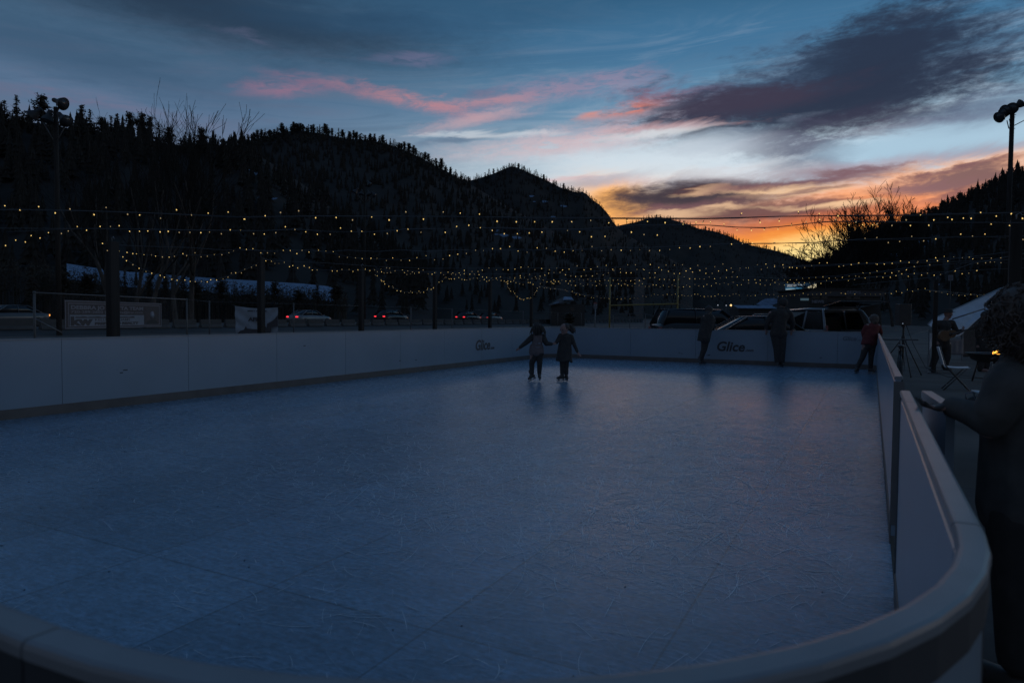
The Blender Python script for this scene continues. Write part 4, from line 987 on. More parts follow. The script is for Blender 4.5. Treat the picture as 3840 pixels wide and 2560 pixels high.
chain(mb, [(z(560, 810), .072), (z(525, 1020, .02), .048), (z(528, 1240), .034)]); chain(mb, [(z(690, 810), .072), (z(688, 1020), .048), (z(685, 1240), .034)])
fused(mb, 'body', M['skin'], p, .0075)
mb = MB(); chain(mb, [(z(560, 470), .062), (z(730, 470), .062)]); chain(mb, [(z(648, 500), .105), (z(628, 640), .104), (z(618, 770), .118)]); chain(mb, [(z(560, 690), .085), (z(548, 790), .085)]); chain(mb, [(z(680, 690), .085), (z(690, 790), .085)])
top = fused(mb, 'top', M['clothgrey'], p, .009)
mb = MB(); chain(mb, [(z(535, 470), .064), (z(405, 585, -.02), .052), (z(280, 685, -.04), .036)]); chain(mb, [(z(750, 470), .064), (z(825, 605, -.03), .050), (z(925, 612, -.05), .036)]); chain(mb, [(z(645, 400), .07), (z(645, 450), .085)])
fused(mb, 'sleeves', M['clothblack'], p, .009)
for x, y, w, h in ((672, 598, .052, .024), (605, 605, .04, .014), (640, 672, .085, .012), (640, 690, .06, .010)):
    mb = MB(); c = z(x, y, -.1165); mb.box(c, (w, .004, h)); mb.build('print', M['bannerpale'] if y < 600 else M['lettergrey'], top)
mb = MB(); chain(mb, [(z(588, 820), .078), (z(525, 1020, .02), .058), (z(528, 1225), .044)]); chain(mb, [(z(682, 820), .078), (z(688, 1020), .055), (z(685, 1225), .044)]); chain(mb, [(z(585, 815), .085), (z(690, 815), .085)]); fused(mb, 'trousers', M['denim'], p, .008)
mb = MB(); mb.ball(hc+Vector((0, -.012, .008)), (.100, .104, .108), nu=16, nv=12); chain(mb, [(z(580, 320, -.03), .045), (z(590, 365, -.03), .036)]); chain(mb, [(z(705, 320, -.03), .045), (z(705, 370, -.03), .036)]); chain(mb, [(z(620, 330, -.06), .05), (z(670, 330, -.06), .05)])
hr = fused(mb, 'hair', M['hair'], p, .010, 3)
mb = MB(); strands(mb, hc+Vector((0, -.012, .008)), (.100, .104, .106), 170, .15, random.Random(2), 1.0, rad=.006); mb.build('hair_locks', M['hair'], hr)
skate(p, z(525, 1255), (-.86, -.35, -.45), (.42, 0, -.9), .82); skate(p, z(685, 1262), (.12, -1, 0), (0, 0, -1), .84)

# girl in a dark dress with a flying pony tail
z = Zs(1210, 1400, .000961); gb = on_z(1900+1210*.17857, 1180+1400*.17857, 0)
p = person('girl in a knee length black dress with a flying ponytail, holding the other child\'s hand', gb, PEOPLE)
mb = MB(); hc = z(1200, 300, -.01); fc = (-.75, -.62, -.28); head(mb, hc, .096, fc)
chain(mb, [(z(1215, 350), .038), (z(1225, 430), .042)]); chain(mb, [(z(1135, 440), .045), (z(1325, 450), .045)])
chain(mb, [(z(1225, 460), .078), (z(1220, 640), .072), (z(1215, 820), .085)])
chain(mb, [(z(1118, 430), .036), (z(1050, 545, -.03), .030), (z(1020, 600, -.05), .022)]); hand(mb, z(1030, 595, -.05), (-1, 0, -.2), (0, -.4, 1), .74, .9)
chain(mb, [(z(1345, 460), .038), (z(1415, 640, -.02), .031), (z(1480, 780, -.05), .023)]); hand(mb, z(1488, 792, -.05), (.55, -.15, -.85), (-.6, -.4, -.4), .78)
chain(mb, [(z(1160, 830), .070), (z(1165, 1030), .046), (z(1160, 1240), .034)]); chain(mb, [(z(1250, 830), .070), (z(1252, 1030), .046), (z(1252, 1250), .034)])
fused(mb, 'body', M['skin'], p, .0075); eyes(p, hc, .096, fc)
mb = MB(); chain(mb, [(z(1140, 450), .055), (z(1320, 460), .055)]); rg = []
for y, x0, x1, d in ((455, 1100, 1350, .075), (540, 1105, 1350, .086), (640, 1078, 1350, .092), (760, 1058, 1360, .105), (870, 1042, 1368, .12), (975, 1028, 1378, .135)):
    c = z((x0+x1)/2, y); w = (x1-x0)/2*.000961; rg.append([c+Vector((w*math.cos(q)*(1+.05*math.sin(q*7)), d*math.sin(q), (-.014*math.sin(q*3+1) if y > 950 else 0))) for q in [6.283*k/28 for k in range(28)]])
mb.rings(rg); chain(mb, [(z(1225, 465), .088), (z(1220, 640), .082)]); chain(mb, [(z(1122, 440), .050), (z(1056, 545, -.03), .042), (z(1035, 580, -.045), .035)]); chain(mb, [(z(1345, 460), .050), (z(1415, 640, -.02), .040), (z(1470, 765, -.05), .031)]); mb.ball(z(1352, 985), (.03, .03, .026), nu=10, nv=6)
fused(mb, 'dress', M['clothblack'], p, .009, 4)
mb = MB(); chain(mb, [(z(1160, 900), .066), (z(1165, 1030), .052), (z(1160, 1225), .041)]); chain(mb, [(z(1250, 900), .066), (z(1252, 1030), .050), (z(1252, 1235), .041)]); fused(mb, 'leggings', M['denim'], p, .008)
mb = MB(); mb.ball(hc+Vector((.016, .02, .026)), (.096, .096, .088), nu=16, nv=12); chain(mb, [(z(1275, 215, .03), .035), (z(1330, 240, .04), .046), (z(1375, 300, .04), .046), (z(1385, 350, .04), .034), (z(1365, 385, .04), .016)]); chain(mb, [(z(1310, 250, .03), .03), (z(1340, 330, .03), .034)])
hr = fused(mb, 'hair', M['hair'], p, .009, 3); rs = random.Random(4); mb = MB()
for i in range(60):
    q = z(1290, 220, .03)+Vector((rs.gauss(0, .012), rs.gauss(0, .015), rs.gauss(0, .012))); e = z(1385+rs.gauss(0, 26), 340+rs.gauss(0, 30), .04)
    mb.tube([q, q.lerp(e, .4)+Vector((.022+rs.gauss(0, .012), rs.gauss(0, .015), .02+rs.gauss(0, .012))), q.lerp(e, .8)+Vector((.02, 0, .008+rs.gauss(0, .01))), e], [.004, .006, .005, .0015], 4)
mb.build('hair_locks', M['hair'], hr)
skate(p, z(1165, 1275), (-1, -.25, 0), (0, 0, -1), .86); skate(p, z(1252, 1275, .03), (.2, -1, 0), (0, 0, -1), .86)

# woman in a coat leaning over the far board
s = .00159; z = Zs(470, 1352, s); wb = on_z(2540+470*.2126, 1080+1352*.2126, 0)
p = person('woman in a knee length dark coat leaning over the far board', wb, PEOPLE)
mb = MB(); hc = z(558, 395, .10); head(mb, hc, .105, (.5, 1, -.5)); chain(mb, [(z(545, 430, .06), .05), (z(530, 490, .02), .058)])
chain(mb, [(z(470, 520), .07), (z(600, 520, .05), .07)]); chain(mb, [(z(525, 560), .13), (z(490, 730, -.02), .12), (z(465, 860, -.05), .13)])
chain(mb, [(z(620, 540, .06), .055), (z(635, 660, .16), .045), (z(675, 730, .30), .03)]); hand(mb, z(680, 735, .32), (.8, .5, -.1), (0, .6, .6), 1)
chain(mb, [(z(460, 540), .055), (z(450, 690, .12), .045), (z(520, 735, .28), .03)]); hand(mb, z(528, 738, .30), (.8, .5, -.1), (0, .6, .6), 1)
chain(mb, [(z(470, 880), .095), (z(455, 1080), .062), (z(400, 1270), .045)]); chain(mb, [(z(500, 880), .095), (z(485, 1080, .03), .060), (z(420, 1275, .05), .045)])
fused(mb, 'body', M['skin'], p, .010)
mb = MB(); rg = []
for y, x0, x1, d in ((470, 455, 610, .11), (540, 430, 640, .14), (680, 395, 625, .15), (780, 365, 595, .16), (880, 350, 575, .165), (945, 345, 560, .165)):
    c = z((x0+x1)/2, y); w = (x1-x0)/2*s; rg.append([c+Vector((w*math.cos(q), d*math.sin(q), -.02*math.cos(q)*(y > 900))) for q in [6.283*k/24 for k in range(24)]])
mb.rings(rg); chain(mb, [(z(535, 480, .02), .09), (z(525, 560), .15), (z(490, 730, -.02), .145), (z(465, 880, -.05), .15)]); chain(mb, [(z(620, 545, .06), .08), (z(640, 660, .16), .065), (z(668, 725, .28), .05)]); chain(mb, [(z(450, 550), .08), (z(445, 690, .12), .065), (z(510, 733, .26), .05)])
fused(mb, 'coat', M['clothblack'], p, .011)
mb = MB(); chain(mb, [(z(470, 900), .10), (z(460, 1080), .072), (z(402, 1260), .055)]); chain(mb, [(z(500, 900), .10), (z(485, 1080, .03), .070), (z(422, 1265, .05), .055)]); chain(mb, [(z(470, 840, -.03), .14), (z(480, 920, -.03), .12)]); fused(mb, 'trousers', M['denim'], p, .011)
mb = MB(); mb.ball(hc+Vector((-.01, -.02, .015)), (.112, .115, .115), nu=14, nv=10); chain(mb, [(hc+Vector((-.02, -.05, -.05)), .085), (z(500, 480, -.06), .05)]); fused(mb, 'hair', M['hair'], p, .011, 3)
skate(p, z(392, 1278), (-.2, -1, 0), (0, 0, -1), .95); skate(p, z(450, 1280, .06), (.9, .3, 0), (0, 0, -1), .95)

# tall man standing at the far board, hands on its rail
s = .00153; z = Zs(1790, 1390, s); mbase = on_z(2540+1790*.2126, 1080+1390*.2126, 0)
p = person('tall man in black standing with both arms spread on the far board', mbase, PEOPLE)
mb = MB(); hc = z(1838, 262); head(mb, hc, .118, (.25, 1, -.15)); chain(mb, [(z(1830, 330), .058), (z(1810, 400), .07)])
chain(mb, [(z(1690, 440), .09), (z(1930, 430), .09)]); chain(mb, [(z(1790, 480), .17), (z(1775, 640), .15), (z(1770, 800), .155)])
chain(mb, [(z(1630, 450), .068), (z(1575, 620, .06), .052), (z(1578, 740, .12), .04)]); hand(mb, z(1582, 752, .12), (.15, .25, -1), (.9, 0, 0), 1.1)
chain(mb, [(z(1975, 450), .068), (z(2040, 620, .06), .052), (z(2040, 735, .12), .04)]); hand(mb, z(2038, 748, .12), (-.1, .25, -1), (-.9, 0, 0), 1.1)
chain(mb, [(z(1715, 820), .12), (z(1750, 1060), .08), (z(1765, 1290), .06)]); chain(mb, [(z(1830, 820), .12), (z(1835, 1060), .08), (z(1830, 1290), .06)])
fused(mb, 'body', M['skin'], p, .011)
mb = MB(); chain(mb, [(z(1680, 455), .115), (z(1930, 445), .115)]); rg = []
for y, x0, x1, d in ((410, 1720, 1900, .12), (470, 1645, 1975, .16), (620, 1650, 1900, .165), (760, 1640, 1898, .17), (830, 1640, 1900, .165)):
    c = z((x0+x1)/2, y); w = (x1-x0)/2*s; rg.append([c+Vector((w*math.cos(q), d*math.sin(q), 0)) for q in [6.283*k/24 for k in range(24)]])
mb.rings(rg); chain(mb, [(z(1825, 375), .09), (z(1795, 470), .188), (z(1785, 600), .185), (z(1772, 800), .175)]); chain(mb, [(z(1640, 470), .088), (z(1582, 620, .06), .07), (z(1582, 720, .12), .054)]); chain(mb, [(z(1965, 465), .088), (z(2035, 620, .06), .07), (z(2036, 715, .12), .054)]); chain(mb, [(z(1770, 380), .07), (z(1880, 380), .07)])
fused(mb, 'jacket', M['clothblack'], p, .011)
mb = MB(); chain(mb, [(z(1715, 830), .13), (z(1752, 1060), .10), (z(1768, 1280), .085)]); chain(mb, [(z(1830, 830), .13), (z(1838, 1060), .10), (z(1835, 1280), .085)]); chain(mb, [(z(1720, 800), .155), (z(1825, 800), .155)]); fused(mb, 'trousers', M['denim'], p, .011)
mb = MB(); mb.ball(hc+Vector((0, -.015, .02)), (.118, .126, .124), nu=14, nv=10); mb.ball(hc+Vector((0, 0, .03)), (.122, .128, .06), nu=14, nv=8); fused(mb, 'cap', M['clothblack'], p, .011, 3)
skate(p, z(1766, 1300), (-.3, -1, 0), (0, 0, -1), 1.05); skate(p, z(1832, 1300, .02), (.2, -1, 0), (0, 0, -1), 1.05)

# child in a red jacket holding the right rail
s = .00151; z = Zs(985, 1392, s); cb = on_z(3020+985*.2295, 1080+1392*.2295, 0)
p = person('child in a red jacket leaning on the right rail with feet apart', cb, PEOPLE)
mb = MB(); hc = z(1092, 525); head(mb, hc, .105, (.5, 1, -.3)); chain(mb, [(z(1088, 570), .045), (z(1080, 620), .05)])
chain(mb, [(z(1000, 640), .065), (z(1160, 640), .065)]); chain(mb, [(z(1075, 680), .12), (z(1060, 800), .11), (z(1040, 920), .115)])
chain(mb, [(z(965, 650), .048), (z(935, 740, .04), .04), (z(975, 810, .12), .03)]); hand(mb, z(980, 815, .13), (.3, .9, 0), (0, 0, 1), .85)
chain(mb, [(z(1175, 640), .048), (z(1215, 710, .04), .04), (z(1235, 755, .05), .03)]); hand(mb, z(1238, 760, .05), (.5, .6, -.5), (-.6, .5, .4), .85)
chain(mb, [(z(980, 930), .085), (z(930, 1130), .055), (z(850, 1300), .04)]); chain(mb, [(z(1080, 930), .085), (z(1065, 1130), .055), (z(1060, 1310), .04)])
fused(mb, 'body', M['skin'], p, .009)
mb = MB(); rg = []
for y, x0, x1, d in ((590, 1020, 1150, .08), (640, 960, 1185, .12), (760, 940, 1165, .13), (860, 915, 1150, .135), (925, 898, 1148, .14)):
    c = z((x0+x1)/2, y); w = (x1-x0)/2*s; rg.append([c+Vector((w*math.cos(q), d*math.sin(q), -.015*math.cos(2*q)*(y > 900))) for q in [6.283*k/24 for k in range(24)]])
mb.rings(rg); chain(mb, [(z(1085, 600), .07), (z(1078, 660), .12), (z(1060, 800), .13), (z(1040, 900), .135)]); chain(mb, [(z(975, 655), .07), (z(945, 740, .04), .056), (z(970, 800, .10), .044)]); chain(mb, [(z(1165, 650), .07), (z(1212, 710, .04), .056), (z(1230, 745, .05), .046)])
fused(mb, 'jacket', M['clothred'], p, .010)
mb = MB(); chain(mb, [(z(985, 940), .09), (z(932, 1130), .064), (z(855, 1285), .05)]); chain(mb, [(z(1078, 940), .09), (z(1065, 1130), .062), (z(1060, 1295), .05)]); chain(mb, [(z(1000, 915), .118), (z(1070, 915), .118)]); chain(mb, [(z(1030, 840), .10), (z(1035, 930), .12)]); fused(mb, 'trousers', M['denim'], p, .010)
mb = MB(); mb.ball(hc+Vector((0, -.014, .012)), (.108, .112, .112), nu=14, nv=10); chain(mb, [(hc+Vector((0, -.05, -.05)), .08), (z(1085, 590, -.05), .055)]); fused(mb, 'hair', M['curls'], p, .010, 3)
skate(p, z(846, 1312), (-.75, -.6, -.15), (.15, 0, -1), .9); skate(p, z(1062, 1318), (.5, -.8, 0), (0, 0, -1), .9)

# guitarist by the tent
s = .00205; z = Zs(455, 1165, s); gbse = on_z(3400+455*.2806, 1060+1165*.2806, -.07)
gpos = gbse.copy()
p = person('guitarist in dark clothes and a hat, standing in front of the tent flap', gbse)
mb = MB(); hc = z(530, 415); head(mb, hc, .115, (.3, -1, -.35)); chain(mb, [(z(515, 460), .055), (z(490, 510), .065)])
chain(mb, [(z(400, 540), .085), (z(570, 530), .085)]); chain(mb, [(z(475, 580), .16), (z(470, 700), .145), (z(470, 800), .15)])
chain(mb, [(z(365, 550), .06), (z(335, 650, -.05), .048), (z(440, 655, -.24), .036)]); hand(mb, z(448, 652, -.25), (1, 0, -.1), (0, -.3, 1), 1)
chain(mb, [(z(600, 545), .06), (z(640, 660, -.06), .048), (z(655, 625, -.26), .036)]); hand(mb, z(657, 615, -.27), (.3, .3, 1), (-.9, 0, .2), 1, .9)
chain(mb, [(z(420, 820), .11), (z(380, 980), .075), (z(340, 1120), .055)]); chain(mb, [(z(520, 820), .11), (z(520, 990, -.05), .075), (z(505, 1125), .055)])
for x, dx in ((335, -1), (510, .4)): cap(mb, z(x, 1140), .05, z(x+dx*50, 1150, -.14), .042)
fused(mb, 'body', M['skin'], p, .011); eyes(p, hc, .115, (.3, -1, -.35))
mb = MB(); chain(mb, [(z(395, 550), .105), (z(580, 540), .105)]); chain(mb, [(z(478, 580), .18), (z(470, 700), .165), (z(470, 830), .175)]); chain(mb, [(z(365, 560), .085), (z(340, 650, -.05), .068), (z(425, 655, -.21), .052)]); chain(mb, [(z(598, 555), .085), (z(640, 660, -.06), .066), (z(652, 632, -.22), .052)]); fused(mb, 'jacket', M['clothblack'], p, .012)
mb = MB(); chain(mb, [(z(425, 840), .125), (z(382, 980), .095), (z(342, 1115), .08)]); chain(mb, [(z(518, 840), .125), (z(520, 990, -.05), .095), (z(505, 1118), .08)]); fused(mb, 'trousers', M['denim'], p, .012)
mb = MB()
for x, dx in ((335, -1), (510, .4)): cap(mb, z(x, 1145), .058, z(x+dx*55, 1152, -.15), .05)
fused(mb, 'shoes', M['boot'], p, .012)
mb = MB(); mb.lathe([(.02, .135), (.09, .13), (.112, .09), (.118, .045), (.175, .035), (.18, .03), (.11, .028)], hc+Vector((0, .01, .02)), n=18); mb.build('hat', M['clothblack'], p)
g = thing('guitar', 'guitar held by the musician, its neck pointing right', 'guitar', gpos)
a = z(430, 690, -.27); d = (z(790, 585, -.30)-a).normalized(); nr = Vector((0, -1, 0)); upv = d.cross(nr).normalized(); ol = []
for k in range(40):
    q = 6.283*k/40; x = math.cos(q)*.235; w = .155+.035*(-math.cos(q))-.045*math.exp(-((x-.03)/.07)**2); ol.append(a+d*x+upv*math.sin(q)*w)
mb = MB(); mb.prism(ol, nr*.09); mb.build('guitar_body', M['guitar'], g, bevel=.008)
mb = MB(); mb.lathe([(.05, 0), (.05, .002)], a+nr*.092+d*.06, nr, 18); mb.build('sound_hole', M['black'], g)
mb = MB(); c = a+nr*.092; mb.prism([c+d*.10-upv*.027, c+d*.56-upv*.022, c+d*.56+upv*.022, c+d*.10+upv*.027], nr*.022); mb.build('guitar_neck', M['buildingdark'], g)
mb = MB(); mb.prism([c+d*.56-upv*.03, c+d*.73-upv*.042, c+d*.73+upv*.042, c+d*.56+upv*.03], nr*.016); hd_ = mb.build('headstock', M['black'], g)
for i in range(3):
    for q in (-1, 1): mb = MB(); mb.lathe([(.007, 0), (.009, .02), (.004, .026)], c+d*(.60+.045*i)+upv*q*.04, upv*q, 8); mb.build('tuning_peg', M['steel'], hd_)

# person by the fire under the tent
z = Zs(1010, 1170, .00202); pb = at(3400+1010*.2806, 1392, 18.4); pb.z = -.07
p = person('person in dark clothes standing under the tent beside the fire', pb)
mb = MB(); hc = z(1040, 430); head(mb, hc, .115, (1, -.5, -.3)); chain(mb, [(z(1030, 480), .055), (z(1015, 530), .065)]); chain(mb, [(z(960, 560), .085), (z(1080, 560), .085)]); chain(mb, [(z(1020, 600), .17), (z(1020, 720), .16), (z(1030, 820), .165)])
chain(mb, [(z(945, 570), .06), (z(940, 700), .048), (z(985, 800, -.08), .036)]); hand(mb, z(990, 808, -.09), (.7, -.3, -.5), (0, -.6, .6), 1)
chain(mb, [(z(1100, 570), .06), (z(1130, 690), .048), (z(1110, 800, -.08), .036)]); hand(mb, z(1108, 808, -.09), (-.3, -.3, -.8), (0, -.6, .6), 1)
chain(mb, [(z(980, 840), .11), (z(985, 1000), .08), (z(985, 1140), .06)]); chain(mb, [(z(1070, 840), .11), (z(1075, 1000), .08), (z(1075, 1140), .06)])
for x in (985, 1075): cap(mb, z(x, 1148), .05, z(x+50, 1154, -.14), .042)
fused(mb, 'body', M['skin'], p, .012)
mb = MB(); chain(mb, [(z(955, 575), .11), (z(1085, 575), .11)]); chain(mb, [(z(1020, 600), .20), (z(1022, 720), .19), (z(1030, 860), .20)]); chain(mb, [(z(945, 580), .09), (z(940, 700), .072), (z(980, 790, -.07), .055)]); chain(mb, [(z(1100, 580), .09), (z(1128, 690), .072), (z(1112, 790, -.07), .055)]); fused(mb, 'coat', M['clothblack'], p, .012)
mb = MB(); chain(mb, [(z(985, 860), .12), (z(985, 1000), .095), (z(985, 1135), .08)]); chain(mb, [(z(1070, 860), .12), (z(1075, 1000), .095), (z(1075, 1135), .08)]); fused(mb, 'trousers', M['denim'], p, .012)
mb = MB(); mb.ball(hc+Vector((-.01, .01, .02)), (.125, .125, .12), nu=14, nv=10); chain(mb, [(hc+Vector((-.03, .03, -.06)), .08), (z(1010, 510), .07)]); fused(mb, 'hair', M['hair'], p, .012, 3)

# the nearest person, curly hair, sleeve on the gate
fp = at(3860, 1700, 2.42); fp.z = -.07
p = person('curly haired person in dark jacket at the right edge, arm on the gate', fp)
inv = Vector(fp); L3 = lambda x, y, d: at(x, y, d)-inv
mb = MB(); hc = L3(3846, 1200, 2.42); fdir = (.35, .9, -.25); head(mb, hc, .112, fdir)
chain(mb, [(L3(3835, 1280, 2.44), .052), (L3(3860, 1370, 2.46), .06)]); chain(mb, [(L3(3800, 1430, 2.40), .07), (L3(4010, 1420, 2.56), .07)])
chain(mb, [(L3(3880, 1480, 2.46), .135), (L3(3870, 1680, 2.46), .125), (L3(3880, 1860, 2.46), .14)])
chain(mb, [(L3(3775, 1440, 2.38), .052), (L3(3712, 1600, 2.40), .043), (L3(3590, 1532, 2.53), .031)]); hand(mb, L3(3578, 1520, 2.54), (-.92, .22, -.22), (.2, .9, .0), .96, 1.1)
chain(mb, [(L3(4030, 1440, 2.58), .052), (L3(4060, 1650, 2.60), .043), (L3(4000, 1800, 2.62), .031)]); hand(mb, L3(3995, 1815, 2.62), (-.3, .2, -.9), (-.6, .6, 0), 1.0)
chain(mb, [(L3(3830, 1900, 2.44), .10), (L3(3825, 2200, 2.44), .07), (L3(3825, 2480, 2.46), .05)]); chain(mb, [(L3(3960, 1900, 2.50), .10), (L3(3955, 2200, 2.50), .07), (L3(3950, 2480, 2.52), .05)])
fused(mb, 'body', M['skin'], p, .009)
mb = MB(); chain(mb, [(L3(3800, 1450, 2.40), .095), (L3(4010, 1440, 2.56), .095)]); chain(mb, [(L3(3880, 1480, 2.46), .165), (L3(3870, 1680, 2.46), .16), (L3(3875, 1900, 2.46), .178)]); chain(mb, [(L3(3835, 1360, 2.44), .075), (L3(3880, 1370, 2.46), .08)])
chain(mb, [(L3(3782, 1455, 2.38), .078), (L3(3735, 1540, 2.385), .068), (L3(3715, 1585, 2.40), .056), (L3(3645, 1550, 2.47), .048), (L3(3575, 1526, 2.54), .041)])
chain(mb, [(L3(4030, 1450, 2.58), .078), (L3(4060, 1650, 2.60), .064), (L3(4002, 1790, 2.62), .05)])
jk = fused(mb, 'jacket', M['clothnavy'], p, .010)
mb = MB(); hand(mb, L3(3574, 1518, 2.545), (-.92, .22, -.22), (.2, .9, .0), 1.04, 1.1); cap(mb, L3(3600, 1534, 2.52), .036, L3(3570, 1524, 2.545), .034); fused(mb, 'glove', M['black'], p, .006)
mb = MB(); chain(mb, [(L3(3835, 1920, 2.44), .12), (L3(3825, 2200, 2.44), .088), (L3(3825, 2460, 2.46), .075)]); chain(mb, [(L3(3955, 1920, 2.50), .12), (L3(3955, 2200, 2.50), .088), (L3(3950, 2460, 2.52), .075)]); fused(mb, 'trousers', M['denim'], p, .010)
mb = MB()
for x, d in ((3825, 2.46), (3950, 2.52)): a = L3(x, 2470, d); a.z = .05; cap(mb, a, .055, a+Vector((-.05, .15, -.01)), .044)
fused(mb, 'shoes', M['boot'], p, .010)
mb = MB(); mb.ball(hc+Vector((.0, -.01, .012)), (.118, .124, .118), nu=18, nv=12); chain(mb, [(hc+Vector((.0, -.05, -.05)), .09), (L3(3862, 1330, 2.42), .065)]); hr = fused(mb, 'hair', M['curls'], p, .010, 4)
mb = MB(); rs = random.Random(9)
for i in range(420):
    q = rs.uniform(0, 6.283); w = rs.uniform(-.75, 1); rr = math.sqrt(max(0, 1-w*w)); c = hc+Vector((math.cos(q)*rr*.118, math.sin(q)*rr*.124-.01, w*.118+.012)); a = Vector((rs.gauss(0, 1), rs.gauss(0, 1), rs.gauss(0, 1))).normalized(); b = a.orthogonal().normalized(); e = rs.uniform(.009, .021); t = rs.uniform(1.0, 2.2)
    mb.tube([c+(b*math.cos(k*t)+a.cross(b)*math.sin(k*t))*e+a*.005*k+Vector((0, 0, -.006*k)) for k in range(7)], [.003]*6+[.001], 4)
for i in range(150):
    f = rs.random(); c = hc.lerp(L3(3850, 1320, 2.40), .35+.65*f)+Vector((rs.gauss(-.03, .035)*(1.2-f), rs.gauss(-.02, .04), 0)); a = Vector((rs.gauss(0, .4), rs.gauss(0, .4), -1)).normalized(); b = a.orthogonal().normalized(); e = rs.uniform(.008, .016)
    mb.tube([c+(b*math.cos(k*1.6)+a.cross(b)*math.sin(k*1.6))*e+a*.010*k for k in range(7)], [.003]*6+[.001], 4)
mb.build('curls', M['curls'], hr)

# ------------------------------------------------------------------ cars
def wheel(parent, c, r, w, axis):
    ax = Vector(axis).normalized(); t = MB(); c = Vector(c)-ax*w/2
    t.lathe([(r*.62, 0), (r*.93, .0), (r, w*.2), (r, w*.8), (r*.93, w), (r*.62, w)], c, ax, 20); o = t.build('wheel', M['rubber'], parent)
    m = MB(); m.lathe([(r*.10, w*1.0), (r*.55, w*.98), (r*.62, w*1.02), (r*.62, -.004), (r*.1, -.006)], c, ax, 16); m.build('rim', M['steel'], o)
def car(name, label, loc, rz, paint, L_=4.6, Wd=1.82, H=1.45, kind='sedan', tail=None, headl=None, group=None, cat='car'):
    """body lofted along its length (x forward), glasshouse, panes, wheels and lamps"""
    o = thing(name, label, cat, loc, rz, group); h = L_/2; w = Wd/2
    belt = H*.62
    st = [(-h, .38, .55*H, .74*w), (-h+.10, .26, .60*H, .92*w), (-h+.6, .20, .635*H, w), (-.3, .20, .63*H, w), (h*.45, .20, .615*H, w), (h-.55, .22, .54*H, .97*w), (h-.12, .28, .47*H, .86*w), (h, .38, .42*H, .68*w)]
    if kind in ('suv', 'wagon'): st = [(x, a, (b+.02*H if x < 0 else b), c) for x, a, b, c in st]
    rg = [[(x, -c*.88, a), (x, -c, a+.12), (x, -c, b-.10), (x, -c*.90, b-.01), (x, -c*.5, b+.015), (x, c*.5, b+.015), (x, c*.90, b-.01), (x, c, b-.10), (x, c, a+.12), (x, c*.88, a)] for x, a, b, c in st]
    mb = MB(); mb.rings(rg); mb.build('body', M[paint], o)
    r0, r1, f1, f0 = {'sedan': (-h+.45, -h*.42, h*.10, h*.46), 'suv': (-h+.08, -h+.35, h*.12, h*.48), 'wagon': (-h+.08, -h+.45, h*.12, h*.48)}[kind]
    g = MB(); zb = .60*H; zt = H-.03
    gr = [[(x, -y*w, z) for y, z in ()] for x in ()]
    cab = [(r0, .86, zb, zb+.02), (r1, .84, zb, zt-.02), ((r1+f1)/2, .85, zb, zt), (f1, .84, zb, zt-.02), (f0, .86, zb, zb+.02)]
    rg = [[(x, -c*w, a), (x, -c*w*(.84 if b > a+.1 else 1), b), (x, c*w*(.84 if b > a+.1 else 1), b), (x, c*w, a)] for x, c, a, b in cab]
    g.rings(rg); g.build('window', M['glass'], o)
    rf = MB(); rf.rings([[(x, -c*w*.86, zz), (x, -c*w*.6, zz+.035), (x, c*w*.6, zz+.035), (x, c*w*.86, zz)] for x, c, zz in ((r1-.02, .82, zt-.035), ((r1+f1)/2, .85, zt-.015), (f1+.02, .82, zt-.035))]); rf.build('roof', M[paint], o)
    for s in (-1, 1):
        for (xa, za), (xb, zb2), (xc, zc) in (((r0, zb), (r1, zt), (r1, zt)), ((f0, zb), (f1, zt), (f1, zt))):
            p_ = MB(); p_.tube([(xa, s*w*.87, za), (xb, s*w*.715, zb2-.02)], .032, 6); p_.build('pillar', M[paint], o)
        p_ = MB(); p_.tube([((r1+f1)/2, s*w*.87, zb), ((r1+f1)/2, s*w*.725, zt-.02)], .030, 6); p_.build('pillar', M[paint], o)
        m_ = MB(); m_.ball((f0-.12, s*(w+.07), zb+.06), (.06, .09, .06), nu=8, nv=6); m_.build('mirror', M[paint], o)
        for xx in (-h+.86, h-.90): wheel(o, (xx, s*(w-.09), .32), .32, .21, (0, s, 0))
        l = MB(); l.box((-h+.03, s*w*.66, .52*H), (.10, .30, .12)); l.build('tail_light', M[tail or 'signred'], o, bevel=.02)
        l = MB(); l.box((h-.10, s*w*.62, .40*H), (.12, .30, .11)); l.build('headlight', M[headl or 'lampglass'], o, bevel=.02)
    b = MB(); b.box((-h+.01, 0, .36), (.10, Wd*.86, .16)); b.build('bumper', M['black'], o, bevel=.03)
    b = MB(); b.box((h-.02, 0, .34), (.10, Wd*.74, .14)); b.build('bumper', M['black'], o, bevel=.03)
    return o
rdz = math.atan2(RD.y, RD.x)
def road_s(px, n):
    s, best = 0, 1e9
    for i in range(-400, 2400):
        q = rd(i*.1, n); x = 1920+FPX*q.x/q.y
        if abs(x-px) < best: best = abs(x-px); s = i*.1
    return s
CG = 'cars driving along the highway'
car('car', 'silver sedan on the highway with two pairs of lit red tail lights', rd(road_s(1160, 3.5), 3.5, .34), rdz, 'silver', 4.8, 1.82, 1.42, 'sedan', 'tail_light', None, CG)
car('car', 'dark wagon on the highway with one bright red tail light, middle of the photo', rd(road_s(1470, 3.5), 3.5, .34), rdz, 'darkpaint', 4.7, 1.86, 1.60, 'wagon', 'tail_light', None, CG)
car('car', 'dark car with red tail lights on the highway, left of the skating children', rd(road_s(1758, 3.5), 3.5, .34), rdz, 'darkpaint', 4.7, 1.84, 1.58, 'wagon', 'tail_light', None, CG)
car('car', 'faint grey car ahead of the last red tail lights, its roof catching light', rd(road_s(1842, 3.5), 3.5, .34), rdz, 'greypaint', 4.6, 1.82, 1.50, 'suv', 'tail_light_soft', None, CG)
